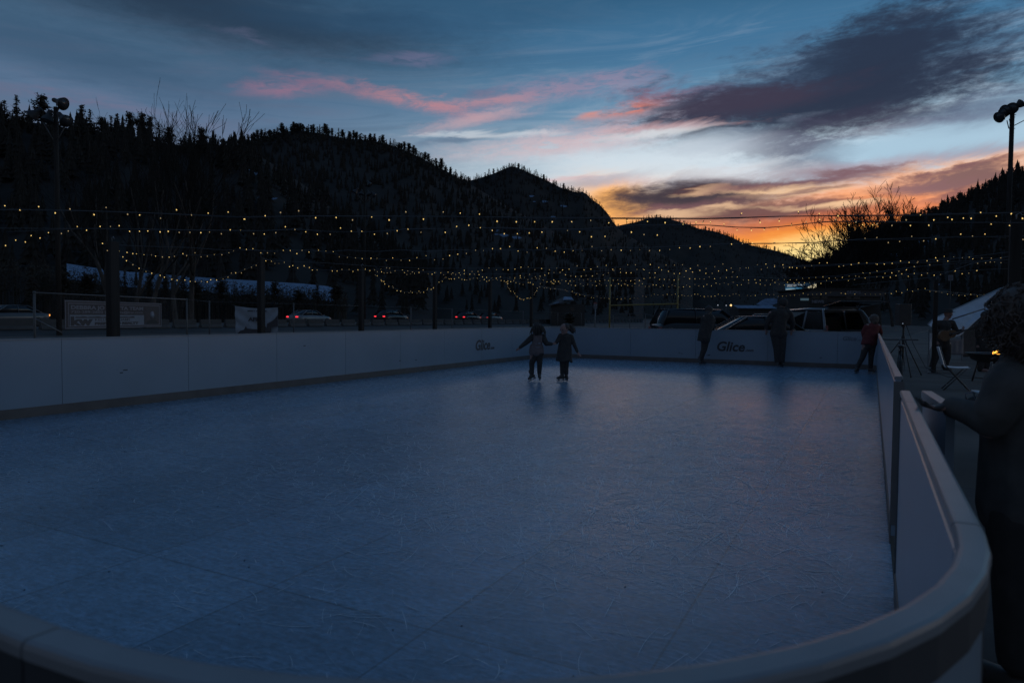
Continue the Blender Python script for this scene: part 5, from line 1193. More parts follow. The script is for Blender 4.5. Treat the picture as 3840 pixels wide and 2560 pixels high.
car('car', 'grey car with an amber lamp on the highway at the left edge', rd(road_s(25, 6.0), 6.0, .34), rdz+math.pi, 'greypaint', 4.8, 1.84, 1.46, 'sedan', 'amber_light', None, CG)
for px, lab in ((2105, 'distant car right of the skating girl, its pale roof just above the barrier'), (2160, 'distant car further along the highway, below the snowy roof')):
    car('car', lab, rd(road_s(px, 3.5), 3.5, .34), rdz, 'silver', 4.6, 1.82, 1.5, 'sedan', 'signred', None, CG)
# concrete barrier along the road
bm_ = MB(); bm_.rings([[(x, -.20, 0), (x, -.19, .10), (x, -.09, .24), (x, -.075, .62), (x, .075, .62), (x, .09, .24), (x, .19, .10), (x, .20, 0)] for x in (-.93, .93)], sm=False)
b0 = None
for i in range(62):
    p = rd(-8+i*2.25, -1.5, .26); o = bpy.data.objects.new('concrete_barrier', b0.data) if b0 else bm_.build('concrete_barrier', M['concrete'])
    if b0: COL.objects.link(o)
    b0 = b0 or o; o.location = p; o.rotation_euler = (0, 0, rdz); tag(o, 'grey concrete barrier block in the row along the near side of the highway', 'barrier', 'barrier blocks along the highway')

# parked vehicles beyond the far board
PK = 'vehicles parked beyond the far board'
def gz(px, d, z=-.07): p = at(px, 1300, d); p.z = z; return p
suv = car('car', 'dark SUV parked behind the woman in the coat, sunset gleaming on its windscreen edge', gz(2655, 30), R(8), 'darkpaint', 4.9, 1.95, 1.78, 'suv', None, None, PK)
car('car', 'dark sedan parked behind the tall man, a bright line along its roof and bonnet', gz(2880, 23.5), R(2), 'darkpaint', 4.7, 1.84, 1.47, 'sedan', None, None, PK)
# the van with its tailgate up
van = thing('van', 'white van seen from behind with its tailgate raised', 'van', gz(3180, 25.2), R(101), PK)
vw, vh, vl = .98, 1.78, 4.9                                         # local: x forward (away), y to the left
secs = [(0, 1.0, 1.0), (.05, 1.0, 1.0)]
mb = MB()                                                           # lower sides and floor
mb.box((vl/2, vw-.03, .62), (vl, .06, .72)); mb.box((vl/2, -vw+.03, .62), (vl, .06, .72)); mb.box((vl/2, 0, .33), (vl, vw*2-.13, .10)); mb.box((vl-.45, 0, .62), (.9, vw*2-.13, .62)); mb.box((.03, 0, .46), (.06, vw*2-.13, .28))
mb.build('body', M['whitepaint'], van, bevel=.02)
mb = MB(); mb.rings([[(x, -y, z), (x, -y*.7, z+.07), (x, y*.7, z+.07), (x, y, z), (x, y*.7, z-.02), (x, -y*.7, z-.02)] for x, y, z in ((.42, .74, vh-.07), (1.6, .78, vh-.05), (2.9, .76, vh-.09))]); mb.build('roof', M['whitepaint'], van)
for s in (-1, 1):
    mb = MB(); mb.tube([(.02, s*.95, .95), (.05, s*.955, 1.12), (.16, s*.91, 1.42), (.33, s*.82, 1.66), (.44, s*.74, 1.74)], [.055, .05, .045, .042, .04], 8); mb.build('rear_pillar', M['whitepaint'], van)
    mb = MB(); mb.tube([(1.35, s*.955, .97), (1.35, s*.80, 1.68)], .045, 6); mb.build('pillar', M['whitepaint'], van)
    mb = MB(); mb.tube([(3.75, s*.93, 1.0), (2.85, s*.76, 1.66)], .045, 6); mb.build('pillar', M['whitepaint'], van)
    mb = MB(); mb.prism([(.22, s*.935, .98), (1.30, s*.945, .98), (1.30, s*.81, 1.64), (.46, s*.80, 1.64)], (0, -s*.012, 0)); mb.build('window', M['glass'], van)
    mb = MB(); mb.prism([(1.40, s*.945, .98), (3.6, s*.935, .98), (2.85, s*.78, 1.62), (1.40, s*.81, 1.64)], (0, -s*.012, 0)); mb.build('window', M['glass'], van)
    mb = MB(); mb.box((.03, s*.90, 1.0), (.08, .13, .26)); mb.build('tail_light', M['signred'], van, bevel=.02)
    mb = MB(); mb.ball((3.4, s*1.09, 1.05), (.07, .11, .08), nu=10, nv=6); mb.build('mirror', M['black'], van)
    for x in (.95, 3.9): wheel(van, (x, s*.87, .33), .33, .22, (0, s, 0))
mb = MB(); mb.prism([(3.72, -.86, 1.0), (3.72, .86, 1.0), (2.95, .72, 1.64), (2.95, -.72, 1.64)], (.012, 0, .012)); mb.build('window', M['glass'], van)
mb = MB(); mb.box((.95, 0, .80), (1.3, 1.7, .06)); mb.box((1.6, 0, 1.0), (.16, 1.7, .9)); mb.build('back_seat', M['clothblack'], van, bevel=.03)
mb = MB(); mb.prism([(.42, -.80, 1.80), (.42, .80, 1.80), (-.72, .88, 1.98), (-.72, -.88, 1.98)], (0, 0, .05)); tg_ = mb.build('tailgate', M['darkpaint'], van, bevel=.015)
mb = MB(); mb.prism([(.28, -.66, 1.81), (.28, .66, 1.81), (-.28, .72, 1.895), (-.28, -.72, 1.895)], (.002, 0, -.015)); mb.build('window', M['glass'], tg_)
mb = MB(); mb.box((-.04, 0, .40), (.14, 1.86, .22)); mb.build('bumper', M['whitepaint'], van, bevel=.04)
truck = thing('camper', 'dark box sided camper parked left of the white van, a door frame on its side', 'camper', gz(3062, 30), R(95), PK)
mb = MB(); mb.box((2.2, 0, .95), (4.4, 2.0, 1.2)); mb.build('body', M['darkpaint'], truck, bevel=.05)
mb = MB(); mb.box((2.2, 0, 1.58), (4.2, 1.9, .06)); mb.build('roof', M['greypaint'], truck, bevel=.02)
mb = MB(); mb.box((-.004, 0, 1.15), (.02, 1.1, .5)); mb.build('window', M['glass'], truck)
for s in (-1, 1):
    for x in (.8, 3.5): wheel(truck, (x, s*.92, .33), .33, .22, (0, s, 0))
    mb = MB(); mb.box((-.01, s*.8, .8), (.04, .14, .24)); mb.build('tail_light', M['signred'], truck)

# ------------------------------------------------------------------ fence, banners
FPTS = [(128, 1097, 17.2), (700, 1123, 24.5), (785, 1131, 27), (1101, 1139, 31), (1350, 1147, 37), (1541, 1153, 43), (1695, 1158, 52), (1835, 1164, 62), (1962, 1168, 74), (2092, 1172, 86), (2180, 1174, 96)]
fence = thing('fence', 'chain link fence of thin grey posts running along the highway side of the rink', 'fence', (0, 0, 0))
tops = [at(x, y, d) for x, y, d in FPTS]
for i, t in enumerate(tops):
    mb = MB(); r = .030; mb.tube([(t.x, t.y, -.07), (t.x, t.y, t.z)], r, 8); mb.ball((t.x, t.y, t.z), .04, nu=8, nv=6); mb.build('post', M['wire'], fence)
for i in range(len(tops)-1):
    mb = MB(); a, b = tops[i], tops[i+1]
    if i == 0: mb.tube([a, b], .022, 6); mb.build('top_rail', M['wire'], fence); mb = MB(); mb.tube([Vector((a.x, a.y, .62)), Vector((b.x, b.y, .55))], .018, 6); mb.build('bottom_rail', M['wire'], fence)
    else:
        mb.tube([a, b], .005, 4); mb.build('top_wire', M['wire'], fence)
a, b = tops[0], tops[1]; mb = MB(); n = 150
for i in range(n):                                                  # the netting of the framed panel
    for s in (0, 14):
        t0, t1 = i/n, (i+(14 if s else -14))/n
        if not 0 <= t1 <= 1: continue
        p, q = a.lerp(b, t0), a.lerp(b, t1); mb.tube([Vector((p.x, p.y, p.z)), Vector((q.x, q.y, .58))], .0011, 3, caps=False)
mb.build('netting', M['wire'], fence)
mb = MB(); mb.tube([at(133, 1195, 17.1), at(233, 1247, 17.6)], .012, 6); mb.build('brace', M['steel'], fence)

def flat_frame(p00, p10, p01):
    """matrix with x along the bottom edge and y up the left edge"""
    return facing(p00, p10-p00, p01-p00), (p10-p00).length, (p01-p00).length
A0, A1 = tops[0], tops[1]
def fence_at(px):
    """point of the fence line at a pixel column, pulled 6 cm towards the rink"""
    d = ray(px, 1180); v = A1-A0; den = d.x*v.y-d.y*v.x; t = (A0.x*v.y-A0.y*v.x)/den; return Vector((d.x*t, d.y*t, 0))*.995
l, r = fence_at(243), fence_at(605)
zt = EYE.z + ray(243, 1125).z/ray(243, 1125).y*l.y; zb = EYE.z + ray(243, 1233).z/ray(243, 1233).y*l.y
mw, bw, bh = flat_frame(Vector((l.x, l.y, zb)), Vector((r.x, r.y, zb)), Vector((l.x, l.y, zt)))
ban = thing('banner', 'long framed estate agent banner hung on the chain link fence at the left', 'banner', (0, 0, 0)); ban.matrix_basis = mw
def plate(name, x0, y0, x1, y1, m, z=.0, th=.004, parent=ban):
    mb = MB(); mb.box(((x0+x1)/2, (y0+y1)/2, z), (x1-x0, y1-y0, th)); return mb.build(name, m, parent)
plate('sheet', 0, 0, bw, bh, M['bannerdark'])
def rim(x0, y0, x1, y1, w, z):
    mb = MB()
    for c, d in ((((x0+x1)/2, y0+w/2), (x1-x0, w)), (((x0+x1)/2, y1-w/2), (x1-x0, w)), ((x0+w/2, (y0+y1)/2), (w, y1-y0-2*w)), ((x1-w/2, (y0+y1)/2), (w, y1-y0-2*w))): mb.box((*c, z), (*d, .003))
    return mb.build('border', M['lettergrey'], ban)
rim(0, 0, bw, bh, .026, .004); rim(bw*.028, bh*.075, bw*.975, bh*.91, .022, .004)
plate('pale_panel', bw*.04, bh*.09, bw*.782, bh*.49, M['bannerpale'], .004)
plate('portrait', bw*.795, bh*.10, bw*.965, bh*.88, M['bannerdark'], .004)
mb = MB(); mb.prism([(bw*.81, bh*.11, .007), (bw*.955, bh*.11, .007), (bw*.94, bh*.24, .007), (bw*.905, bh*.30, .007), (bw*.86, bh*.30, .007), (bw*.825, bh*.24, .007)], (0, 0, .002)); mb.build('portrait_jacket', M['seam'], ban)
mb = MB(); mb.lathe([(.001, 0), (bh*.155, .001), (bh*.155, .002), (.001, .003)], (bw*.882, bh*.50, .007), (0, 0, 1), 20); mb.build('portrait_hair', M['lettergrey'], ban)
mb = MB(); mb.lathe([(.001, 0), (bh*.10, .001), (bh*.10, .002), (.001, .003)], (bw*.884, bh*.47, .011), (0, 0, 1), 18); mb.build('portrait_face', M['bannerpale'], ban)
def word(s, x, y, size, m, w=None, bold=0, parent=ban, z=.007, name='lettering', shear=0):
    o = text(name, s, size, m, parent, Matrix.Translation((x, y, z)), shear, bold, .001)
    if w:
        mx = max(v.co.x for v in o.data.vertices); k = w/mx
        for v in o.data.vertices: v.co.x *= k
    return o
word('DEBBRA JO ABEYTA TEAM', bw*.048, bh*.695, bh*.185, M['lettergrey'], bw*.725, .006)
word('720-289-2602 | dabeyta@kw.com', bw*.048, bh*.555, bh*.125, M['lettergrey'], bw*.72, .002)
word('kw', bw*.045, bh*.125, bh*.42, M['bannerdark'], bw*.20, .018)
word('KELLERWILLIAMS', bw*.262, bh*.265, bh*.13, M['bannerdark'], bw*.36, .001)
word('PREFERRED REALTY', bw*.262, bh*.125, bh*.13, M['bannerdark'], bw*.46, .008)
ms = MB(); rs = random.Random(8); pts = [(bw*.085, bh*.375)]
for i in range(40): pts.append((bw*(.09+.58*i/39), bh*(.425+.035*noise.noise(Vector((i*.33, 2, 0))))))
pts.append((bw*.675, bh*.375)); ms.prism([(x, y, .007) for x, y in reversed(pts)], (0, 0, .002)); ms.build('skyline_strip', M['bannerdark'], ban)

# white cloth banner tied to the fence
cb = thing('banner', 'white cloth banner sagging in folds on the fence, dark post in front of it', 'banner', (0, 0, 0))
d0 = 27.6; q = {k: at(x, y, d0) for k, (x, y) in dict(tl=(880, 1146), tr=(1042, 1152), bl=(885, 1256), br=(1043, 1252)).items()}
nx, ny = 40, 28; vs = []
for j in range(ny+1):
    for i in range(nx+1):
        u_, v_ = i/nx, j/ny; p = q['bl'].lerp(q['br'], u_).lerp(q['tl'].lerp(q['tr'], u_), v_)
        sag = .07*math.sin(math.pi*u_)*v_**2; fold = .05*math.sin(9*(u_-.15*(1-v_))+5*v_)*(1-abs(2*u_-1))*.4 + .05*math.sin(14*(u_+v_-1))*max(0, .55-u_) + .05*math.sin(14*(v_-u_))*max(0, u_-.55)
        vs.append(p+Vector((0, -fold, -sag)))
mb = MB(); mb.add(vs, [(j*(nx+1)+i, j*(nx+1)+i+1, (j+1)*(nx+1)+i+1, (j+1)*(nx+1)+i) for j in range(ny) for i in range(nx)], 0, True); mb.build('cloth', M['bannerwhite'], cb)
W3 = lambda x, y: at(x, y, d0-.09)
mwb = facing(W3(895, 1170), W3(1030, 1173)-W3(895, 1170), Vector((0, 0, 1)))
for s, x, y, size, w, b in (('MEET AT THE', 928, 1168, .085, .78, .003), ('AFRO', 932, 1203, .20, .66, .012), ('M', 986, 1231, .11, .13, .004)):
    o = text('lettering', s, size, M['bannerdark'], cb, facing(W3(x, y), W3(x+60, y+1)-W3(x, y), Vector((0, 0, 1))), 0, b, .001); mx = max(v.co.x for v in o.data.vertices)
    for v in o.data.vertices: v.co.x *= w/mx
mb = MB(); mb.prism([W3(x, y) for x, y in ((888, 1254), (900, 1240), (915, 1236), (922, 1222), (927, 1232), (960, 1234), (985, 1239), (1000, 1228), (1002, 1213), (1020, 1204), (1030, 1196), (1041, 1180), (1042, 1222), (1018, 1228), (1014, 1252))], (0, -.004, 0)); mb.build('dark_picture', M['bannerdark'], cb)
for p in ('tl', 'tr', 'bl', 'br'):
    mb = MB(); mb.tube([q[p], q[p]+Vector((-.12 if p[1] == 'l' else .12, .04, .04 if p[0] == 't' else -.04))], .005, 4); mb.build('tie', M['wire'], cb)

# ------------------------------------------------------------------ goal posts, floodlights, signs, buildings
gp = thing('goal_posts', 'yellow football goal posts beyond the far board', 'goal posts', (0, 0, 0))
gl_, gr_ = at(2290, 1145, 46), at(2541, 1139, 43)
for x, y, d in ((2288, 1040, 46), (2543, 1032, 43)):
    t = at(x, y, d); b_ = Vector((t.x, t.y, -.07)); mb = MB(); mb.tube([b_, t], .055, 10); mb.build('upright', M['yellow'], gp)
mb = MB(); mb.tube([gl_, gr_], .05, 10); mb.build('crossbar', M['yellow'], gp)
mb = MB(); a = at(2546, 1180, 42.8); mb.tube([a, at(2558, 1205, 42.4), at(2546, 1236, 42)], .02, 6); mb.build('brace', M['wire'], gp)
ff = thing('fence', 'thin dark fence posts and rails behind the far board near the goal posts', 'fence', (0, 0, 0))
fx = [(2230, 1186, 40), (2300, 1180, 39), (2362, 1176, 38), (2420, 1177, 37), (2456, 1186, 36), (2503, 1184, 35), (2560, 1180, 34)]
ft = [at(*k) for k in fx]
for t in ft: mb = MB(); mb.tube([(t.x, t.y, -.07), t], .022, 6); mb.build('post', M['dark'], ff)
for i in range(len(ft)-1): mb = MB(); mb.tube([ft[i], ft[i+1]], .014, 5); mb.build('rail', M['dark'], ff)

def flood(parent, c, aim, k=1.0, m='lamphead'):
    """a sports floodlight: bell reflector, ballast housing, yoke"""
    c, a = Vector(c), Vector(aim).normalized(); mb = MB()
    mb.lathe([(.10*k, -.42*k), (.13*k, -.36*k), (.13*k, -.12*k), (.18*k, -.04*k), (.30*k, .16*k), (.37*k, .34*k), (.385*k, .36*k), (.36*k, .345*k)], c, a, 18); o = mb.build('floodlight', M[m], parent)
    mb = MB(); mb.lathe([(.355*k, 0), (.36*k, .012*k)], c+a*.335*k, a, 18); mb.build('lens', M['lampglass'], o)
    s = a.cross(Vector((0, 0, 1))).normalized(); mb = MB(); mb.tube([c+s*.16*k, c+s*.17*k+Vector((0, 0, -.34*k)), c-s*.17*k+Vector((0, 0, -.34*k)), c-s*.16*k], .022*k, 5); mb.build('yoke', M['dark'], o)
    return o
def light_mast(label, px, ytop, D, r, heads, bars=()):
    t = at(px, ytop, D); o = thing('floodlight_pole', label, 'floodlight pole', (t.x, t.y, -.07), 0, 'sports floodlight poles'); h = t.z+.07
    mb = MB(); mb.tube([(0, 0, 0), (0, 0, h*.5), (0, 0, h)], [r*1.25, r*1.1, r], 12); mb.build('pole', M['wood'], o)
    S = D/FPX
    for x, y, ax, az, k in heads:
        p = at(x, y, D)-Vector((t.x, t.y, -.07)); flood(o, p+Vector((0, -.25, 0)), (ax, -.18, az), k)
    for x0, y0, x1, y1, w in bars:
        mb = MB(); mb.tube([at(x0, y0, D)-Vector((t.x, t.y, -.07)), at(x1, y1, D)-Vector((t.x, t.y, -.07))], w, 6); mb.build('bracket', M['dark'], o)
    return o
light_mast('wooden floodlight pole at the left, one lamp raised against the sky', 209, 402, 40, .12,
    [(231, 388, .85, -.35, 1.0), (246, 446, .6, -.55, 1.02), (192, 440, -.1, -.75, .9), (146, 428, -.6, -.55, .95)], [(209, 430, 226, 396, .04), (140, 452, 258, 462, .05), (209, 540, 160, 456, .03), (209, 540, 250, 462, .03)])
light_mast('floodlight pole in front of the middle hill with five dark lamps', 1367, 690, 78, .12,
    [(1384, 688, .4, -.55, .85), (1337, 716, -.5, -.7, .85), (1358, 722, -.1, -.8, .8), (1383, 724, .3, -.75, .8), (1401, 729, .6, -.65, .85)], [(1328, 728, 1408, 738, .06), (1367, 762, 1340, 730, .04), (1367, 762, 1398, 736, .04)])
rp = light_mast('tall wooden floodlight pole with a lamp cluster at the right edge', 3797, 398, 46, .135,
    [(3750, 436, -.85, -.50, 1.0), (3762, 424, -.85, -.25, .85), (3772, 414, -.5, -.2, 1.0), (3790, 408, -.2, -.1, 1.0), (3806, 402, .7, .6, .8)], [(3760, 446, 3797, 420, .05), (3776, 452, 3783, 482, .03), (3783, 482, 3797, 480, .03), (3785, 446, 3792, 480, .03), (3797, 431, 3810, 431, .02), (3797, 440, 3807, 440, .02), (3797, 482, 3807, 482, .02)])
w_ = thing('power_cable', 'thin cable leaving the right floodlight pole for the upper right', 'cable', (0, 0, 0)); mb = MB(); mb.tube([at(3803, 471, 46), at(3840, 452, 47), at(4100, 330, 52)], .03, 5); mb.build('wire', M['cable'], w_)
w_ = thing('power_cable', 'thin cable rising to the right edge over the dense light strings', 'cable', (0, 0, 0)); mb = MB(); mb.tube([at(x, y, d) for x, y, d in ((3200, 1068, 34), (3500, 1040, 30), (3640, 990, 27), (3840, 950, 24), (4100, 890, 21))], .012, 5); mb.build('wire', M['wire'], w_)

# billboard
bb = thing('billboard', 'lit billboard of a skier on a pale snow slope, beyond the parking lot', 'billboard', (0, 0, 0)); DB = 118
b0_, b1_, b2_ = at(2945, 1099, DB), at(3060, 1097, DB), at(2945, 1063, DB); bb.matrix_basis, w, h = flat_frame(b0_, b1_, b2_)
for nm, c, s_ in (('ad_sky', (.012, .035, .07), .8), ('ad_blue', (.03, .15, .27), .8), ('ad_mist', (.40, .55, .62), .55), ('ad_slope', (.80, .70, .46), .75), ('ad_dark', (.02, .018, .02), .4), ('ad_white', (.60, .68, .74), .42)): emis(nm, c, s_, (.05, .05, .05))
plate('panel', 0, 0, w, h, M['ad_sky'], 0, .25, bb)
def poly(name, pts, m, z): mb = MB(); mb.prism([(x*w, y*h, z) for x, y in pts], (0, 0, .01)); mb.build(name, M[m], bb)
poly('blue_band', [(0, .30), (.75, .30), (.6, .50), (.3, .56), (0, .52)], 'ad_blue', .13)
poly('mist_band', [(0, .34), (.25, .30), (.60, .30), (.52, .40), (.3, .42), (.1, .46), (0, .42)], 'ad_mist', .145)
poly('mountains', [(0, .0), (.8, .0), (.8, .12), (.55, .20), (.45, .28), (.36, .24), (.28, .33), (.2, .26), (.12, .34), (.05, .28), (0, .33)], 'ad_dark', .16)
poly('slope', [(.44, .18), (1, .17), (1, .93), (.86, .80), (.72, .58), (.6, .40)], 'ad_slope', .175)
poly('skier', [(.575, .40), (.60, .34), (.62, .42), (.61, .54), (.635, .50), (.60, .58), (.585, .50)], 'ad_dark', .19)
for s, y, sz, ww in (('LIKE NOTHING ON EARTH', .78, .16, .56), ('SKI THE MOUNTAINS', .66, .08, .27)):
    o = text('lettering', s, h*sz, M['ad_white'], bb, Matrix.Translation((w*.05, h*y, .14)), 0, .02, .01); mx = max(v.co.x for v in o.data.vertices)
    for v in o.data.vertices: v.co.x *= ww*w/mx
for x in (.25, .75): mb = MB(); mb.tube([(w*x, -.2, -.2), (w*x, -5.2, -.2)], .18, 8); mb.build('post', M['dark'], bb)
mb = MB(); mb.box((w/2, -.25, .3), (w, .12, .7)); mb.build('catwalk', M['dark'], bb)

# store beyond the parking lot
st_ = thing('store_building', 'low dark store building with faint letters on its sign band', 'building', (0, 0, 0)); DS = 78
s0, s1 = at(3028, 1188, DS), at(3300, 1188, DS); s0.z = s1.z = -.07; st_.matrix_basis = facing(s0, s1-s0, Vector((0, 0, 1))); SW = (s1-s0).length
def bx(name, x0, y0, x1, y1, z0, z1, m, par=st_): mb = MB(); mb.box(((x0+x1)/2, (y0+y1)/2, (z0+z1)/2), (x1-x0, y1-y0, z1-z0)); return mb.build(name, M[m], par)
hz = lambda y: EYE.z-.0+(1198-y)*DS/FPX+.07
bx('wall', 0, 0, SW, hz(1110), -9, 0, 'building'); bx('sign_band', .2, hz(1112), SW+.3, hz(1086), -9.2, .25, 'buildingdark'); bx('roof', -.3, hz(1086), SW+.5, hz(1083), -9.4, .5, 'building')
bx('canopy', SW*.28, hz(1135), SW*.95, hz(1130), .02, 2.2, 'buildingdark')
for x0, x1 in ((.05, .16), (.18, .27), (.52, .60), (.62, .72)): f_ = bx('window', SW*x0, hz(1123), SW*x1, hz(1112.5), .0, .04, 'buildingdark'); bx('pane', SW*x0+.06, hz(1122.5), SW*x1-.06, hz(1113), .041, .05, 'glass', f_)
for s, x, y, sz in (('BEERS', .515, 1104, .55), ('NEWS', .04, 1138, .45)):
    text('lettering', s, sz, M['letter_faint'] if 'letter_faint' in M else M['lettergrey'], st_, Matrix.Translation((SW*x, hz(y), .28)), 0, .02, .02, sx=1.1)
bx('lit_sign', -.9, hz(1129), -.05, hz(1121), .1, .35, 'lit_window')
hs = thing('house', 'low house with a snow covered roof left of the goal posts', 'house', (0, 0, 0)); DH = 105
h0, h1 = at(2060, 1180, DH), at(2200, 1180, DH); h0.z = h1.z = -.07; hs.matrix_basis = facing(h0, h1-h0, Vector((0, 0, 1))); HW = (h1-h0).length; hh = lambda y: EYE.z+(1188-y)*DH/FPX+.07
bx('wall', .3, 0, HW-.3, hh(1140), -7, 0, 'building', hs)
mb = MB(); mb.prism([(-.3, hh(1146), .5), (HW*.40, hh(1133), .5), (HW*.66, hh(1126), .5), (HW*.66, hh(1111), -4), (HW*.42, hh(1111), -4), (HW*.18, hh(1128), -3.5)], (0, -.12, -.05)); rf_ = mb.build('roof', M['buildingdark'], hs)
mb = MB(); mb.prism([(HW*.36, hh(1126.5), .1), (HW*.63, hh(1125.5), .1), (HW*.635, hh(1112.5), -3.9), (HW*.44, hh(1112), -3.9)], (0, .10, .03)); mb.build('roof_snow', M['snow'], rf_)
mb = MB(); mb.prism([(HW*.10, hh(1141.5), .4), (HW*.22, hh(1137.5), .4), (HW*.26, hh(1134), -.4), (HW*.14, hh(1138.5), -.4)], (0, .10, .03)); mb.build('roof_snow', M['snow'], rf_)
f_ = bx('window', HW*.55, hh(1168), HW*.68, hh(1152), .0, .05, 'buildingdark', hs); bx('pane', HW*.56, hh(1167), HW*.67, hh(1153), .051, .06, 'glass', f_)
# a dark round bush before the house
b_ = at(2136, 1185, 96); b_.z = -.07; tree_far('pine', 2, b_, px_h(96, 52), 1.0, 2.4, 'dark rounded tree standing before the house with the snowy roof', 'brush before the house')
sg = thing('road_sign', 'small white sign with a red top beyond the far board', 'sign', (0, 0, 0)); DG = 60
a = at(2226, 1157, DG); sg.matrix_basis = facing(a, at(2239, 1157, DG)-a, Vector((0, 0, 1))); w2 = (at(2239, 1157, DG)-a).length
plate('sign_plate', 0, 0, w2, .40, M['signwhite'], 0, .02, sg); plate('sign_top', 0, .41, w2, .56, M['signred'], 0, .02, sg)
for i, (x, y, ww_, hh_) in enumerate(((.02, .24, .26, .03), (.03, .30, .2, .04), (.03, .05, .09, .14), (.17, .05, .09, .14))): plate('marking', x, y, x+ww_, y+hh_, M['bannerdark'], .012, .004, sg)
mb = MB(); mb.tube([(w2/2, 0, -.02), (w2/2, -2.2, -.02)], .03, 6); mb.build('post', M['steel'], sg)
sg = thing('road_sign', 'pale sign board standing on the slope at the right, above the tent', 'sign', (0, 0, 0)); DG = 95
a = at(3556, 1052, DG); sg.matrix_basis = facing(a, at(3574, 1052, DG)-a, Vector((0, 0, 1))); w2 = (at(3574, 1052, DG)-a).length
plate('sign_plate', 0, 0, w2, w2*1.15, M['lettergrey'], 0, .03, sg)
for i in range(5): plate('marking', w2*.15, w2*(.15+.18*i), w2*.85, w2*(.22+.18*i), M['bannerdark'], .02, .006, sg)
mb = MB(); mb.tube([(w2/2, 0, -.03), (w2/2, -6, -.03)], .05, 6); mb.build('post', M['dark'], sg)
up_ = thing('utility_pole', 'slim pole beyond the store building, faint against the right hill', 'pole', gz(3252, 92)); mb = MB(); mb.tube([(0, 0, 0), (0, 0, 7.6)], [.14, .10], 8); mb.build('pole', M['wood'], up_); mb = MB(); mb.box((0, 0, 7.1), (1.6, .1, .12)); mb.build('crossarm', M['wood'], up_)
mb = MB(); c = at(3516, 1069, 120)
mb.add([at(3501, 1075, 121), at(3512, 1067, 120.4), at(3524, 1062, 120), at(3521, 1070, 119.6), at(3511, 1074, 119.8)], [(0, 1, 2, 3, 4)]); tag(mb.build('snow_patch', M['snow']), kind='structure')
fl = [(2692, 1144, 150, 'white_light'), (2723, 1145, 150, 'white_light'), (2741, 1144.5, 150, 'far_lamp'), (3378, 1208, 26, 'led')]
for i, (x, y, d, m_) in enumerate(fl[:3]):
    p = at(x, y, d); t = thing('yard_lamp', ['small white lamp far behind the SUV, left of its twin', 'dim white lamp between the other two far lamps', 'bright orange lamp far behind the parked SUV'][i], 'lamp', (p.x, p.y, -.07)); mb = MB(); mb.ball((0, 0, p.z+.07), .10 if i < 2 else .22, nu=10, nv=6); mb.build('bulb', M[m_], t)
    mb = MB(); mb.tube([(0, 0, 0), (0, 0, p.z)], .05, 6); mb.build('pole', M['dark'], t)
sh = thing('shed', 'long low shed with a pale roof line behind the parked SUV', 'building', (0, 0, 0)); D_ = 140; a = at(2770, 1168, D_); b_ = at(2905, 1168, D_); a.z = b_.z = -.07; sh.matrix_basis = facing(a, b_-a, Vector((0, 0, 1))); w3 = (b_-a).length; top_ = EYE.z+(1193-1146)*D_/FPX
bx('wall', 0, 0, w3, top_-.5, -6, 0, 'building', sh); mb = MB(); mb.prism([(-.3, top_-.45, .5), (w3+.3, top_-.45, .5), (w3+.3, top_+.15, -2.5), (-.3, top_+.15, -2.5)], (0, .08, 0)); mb.build('roof', M['snow'], sh)

# ------------------------------------------------------------------ beside the rink: speaker, bicycle, chairs, fire, tent
spk = at(3383, 1400, 16.8); spk.z = -.07; S_ = 16.8/FPX
so = thing('speaker_stand', 'black tripod stand carrying the loudspeaker', 'speaker stand', spk)
mb = MB(); mb.tube([(0, 0, .25), (0, 0, 1.10), (0, 0, 1.22)], [.024, .022, .017], 10); mb.build('pole', M['black'], so)
mb = MB(); mb.lathe([(.03, .86), (.04, .88), (.04, .96), (.03, .98)]); mb.build('collar', M['black'], so)
for q in (.3, 2.4, 4.5): mb = MB(); mb.tube([(math.cos(q)*.02, math.sin(q)*.02, .92), (math.cos(q)*.60, math.sin(q)*.60, .02)], .013, 6); mb.ball((math.cos(q)*.60, math.sin(q)*.60, .02), .022, nu=8, nv=6); mb.build('leg', M['black'], so)
sp_ = thing('loudspeaker', 'black loudspeaker box on the tripod stand', 'loudspeaker', (spk.x, spk.y, 1.16), R(-20))
ht = at(3383, 1140, 16.8).z-1.16
mb = MB(); mb.prism([(-.17, .17, 0), (.17, .17, 0), (.125, -.19, 0), (-.125, -.19, 0)][::-1], (0, 0, ht)); mb.build('cabinet', M['black'], sp_, bevel=.012)
mb = MB(); mb.box((0, .175, ht*.5), (.30, .012, ht*.92)); mb.build('grille', M['dark'], sp_)
mb = MB(); mb.lathe([(.03, 0), (.03, -.05)], (0, 0, 0)); mb.build('socket', M['dark'], sp_)
mb = MB(); mb.ball((-.05, -.193, .05), .008, nu=8, nv=6); mb.build('status_light', M['led'], sp_)
cbl = thing('audio_cable', 'black cable trailing from the speaker over the ground to the guitarist', 'cable', (0, 0, 0)); mb = MB()
mb.tube([Vector((spk.x+.05, spk.y, 1.2)), Vector((spk.x+.2, spk.y-.1, .7)), Vector((spk.x+.42, spk.y-.25, .15)), Vector((spk.x+.8, spk.y-.5, -.05)), Vector((spk.x+1.5, spk.y-.9, -.055)), gpos+Vector((-.6, -.5, .012)), gpos+Vector((-.1, -.2, .012))], .008, 6); mb.build('cord', M['cable'], cbl)
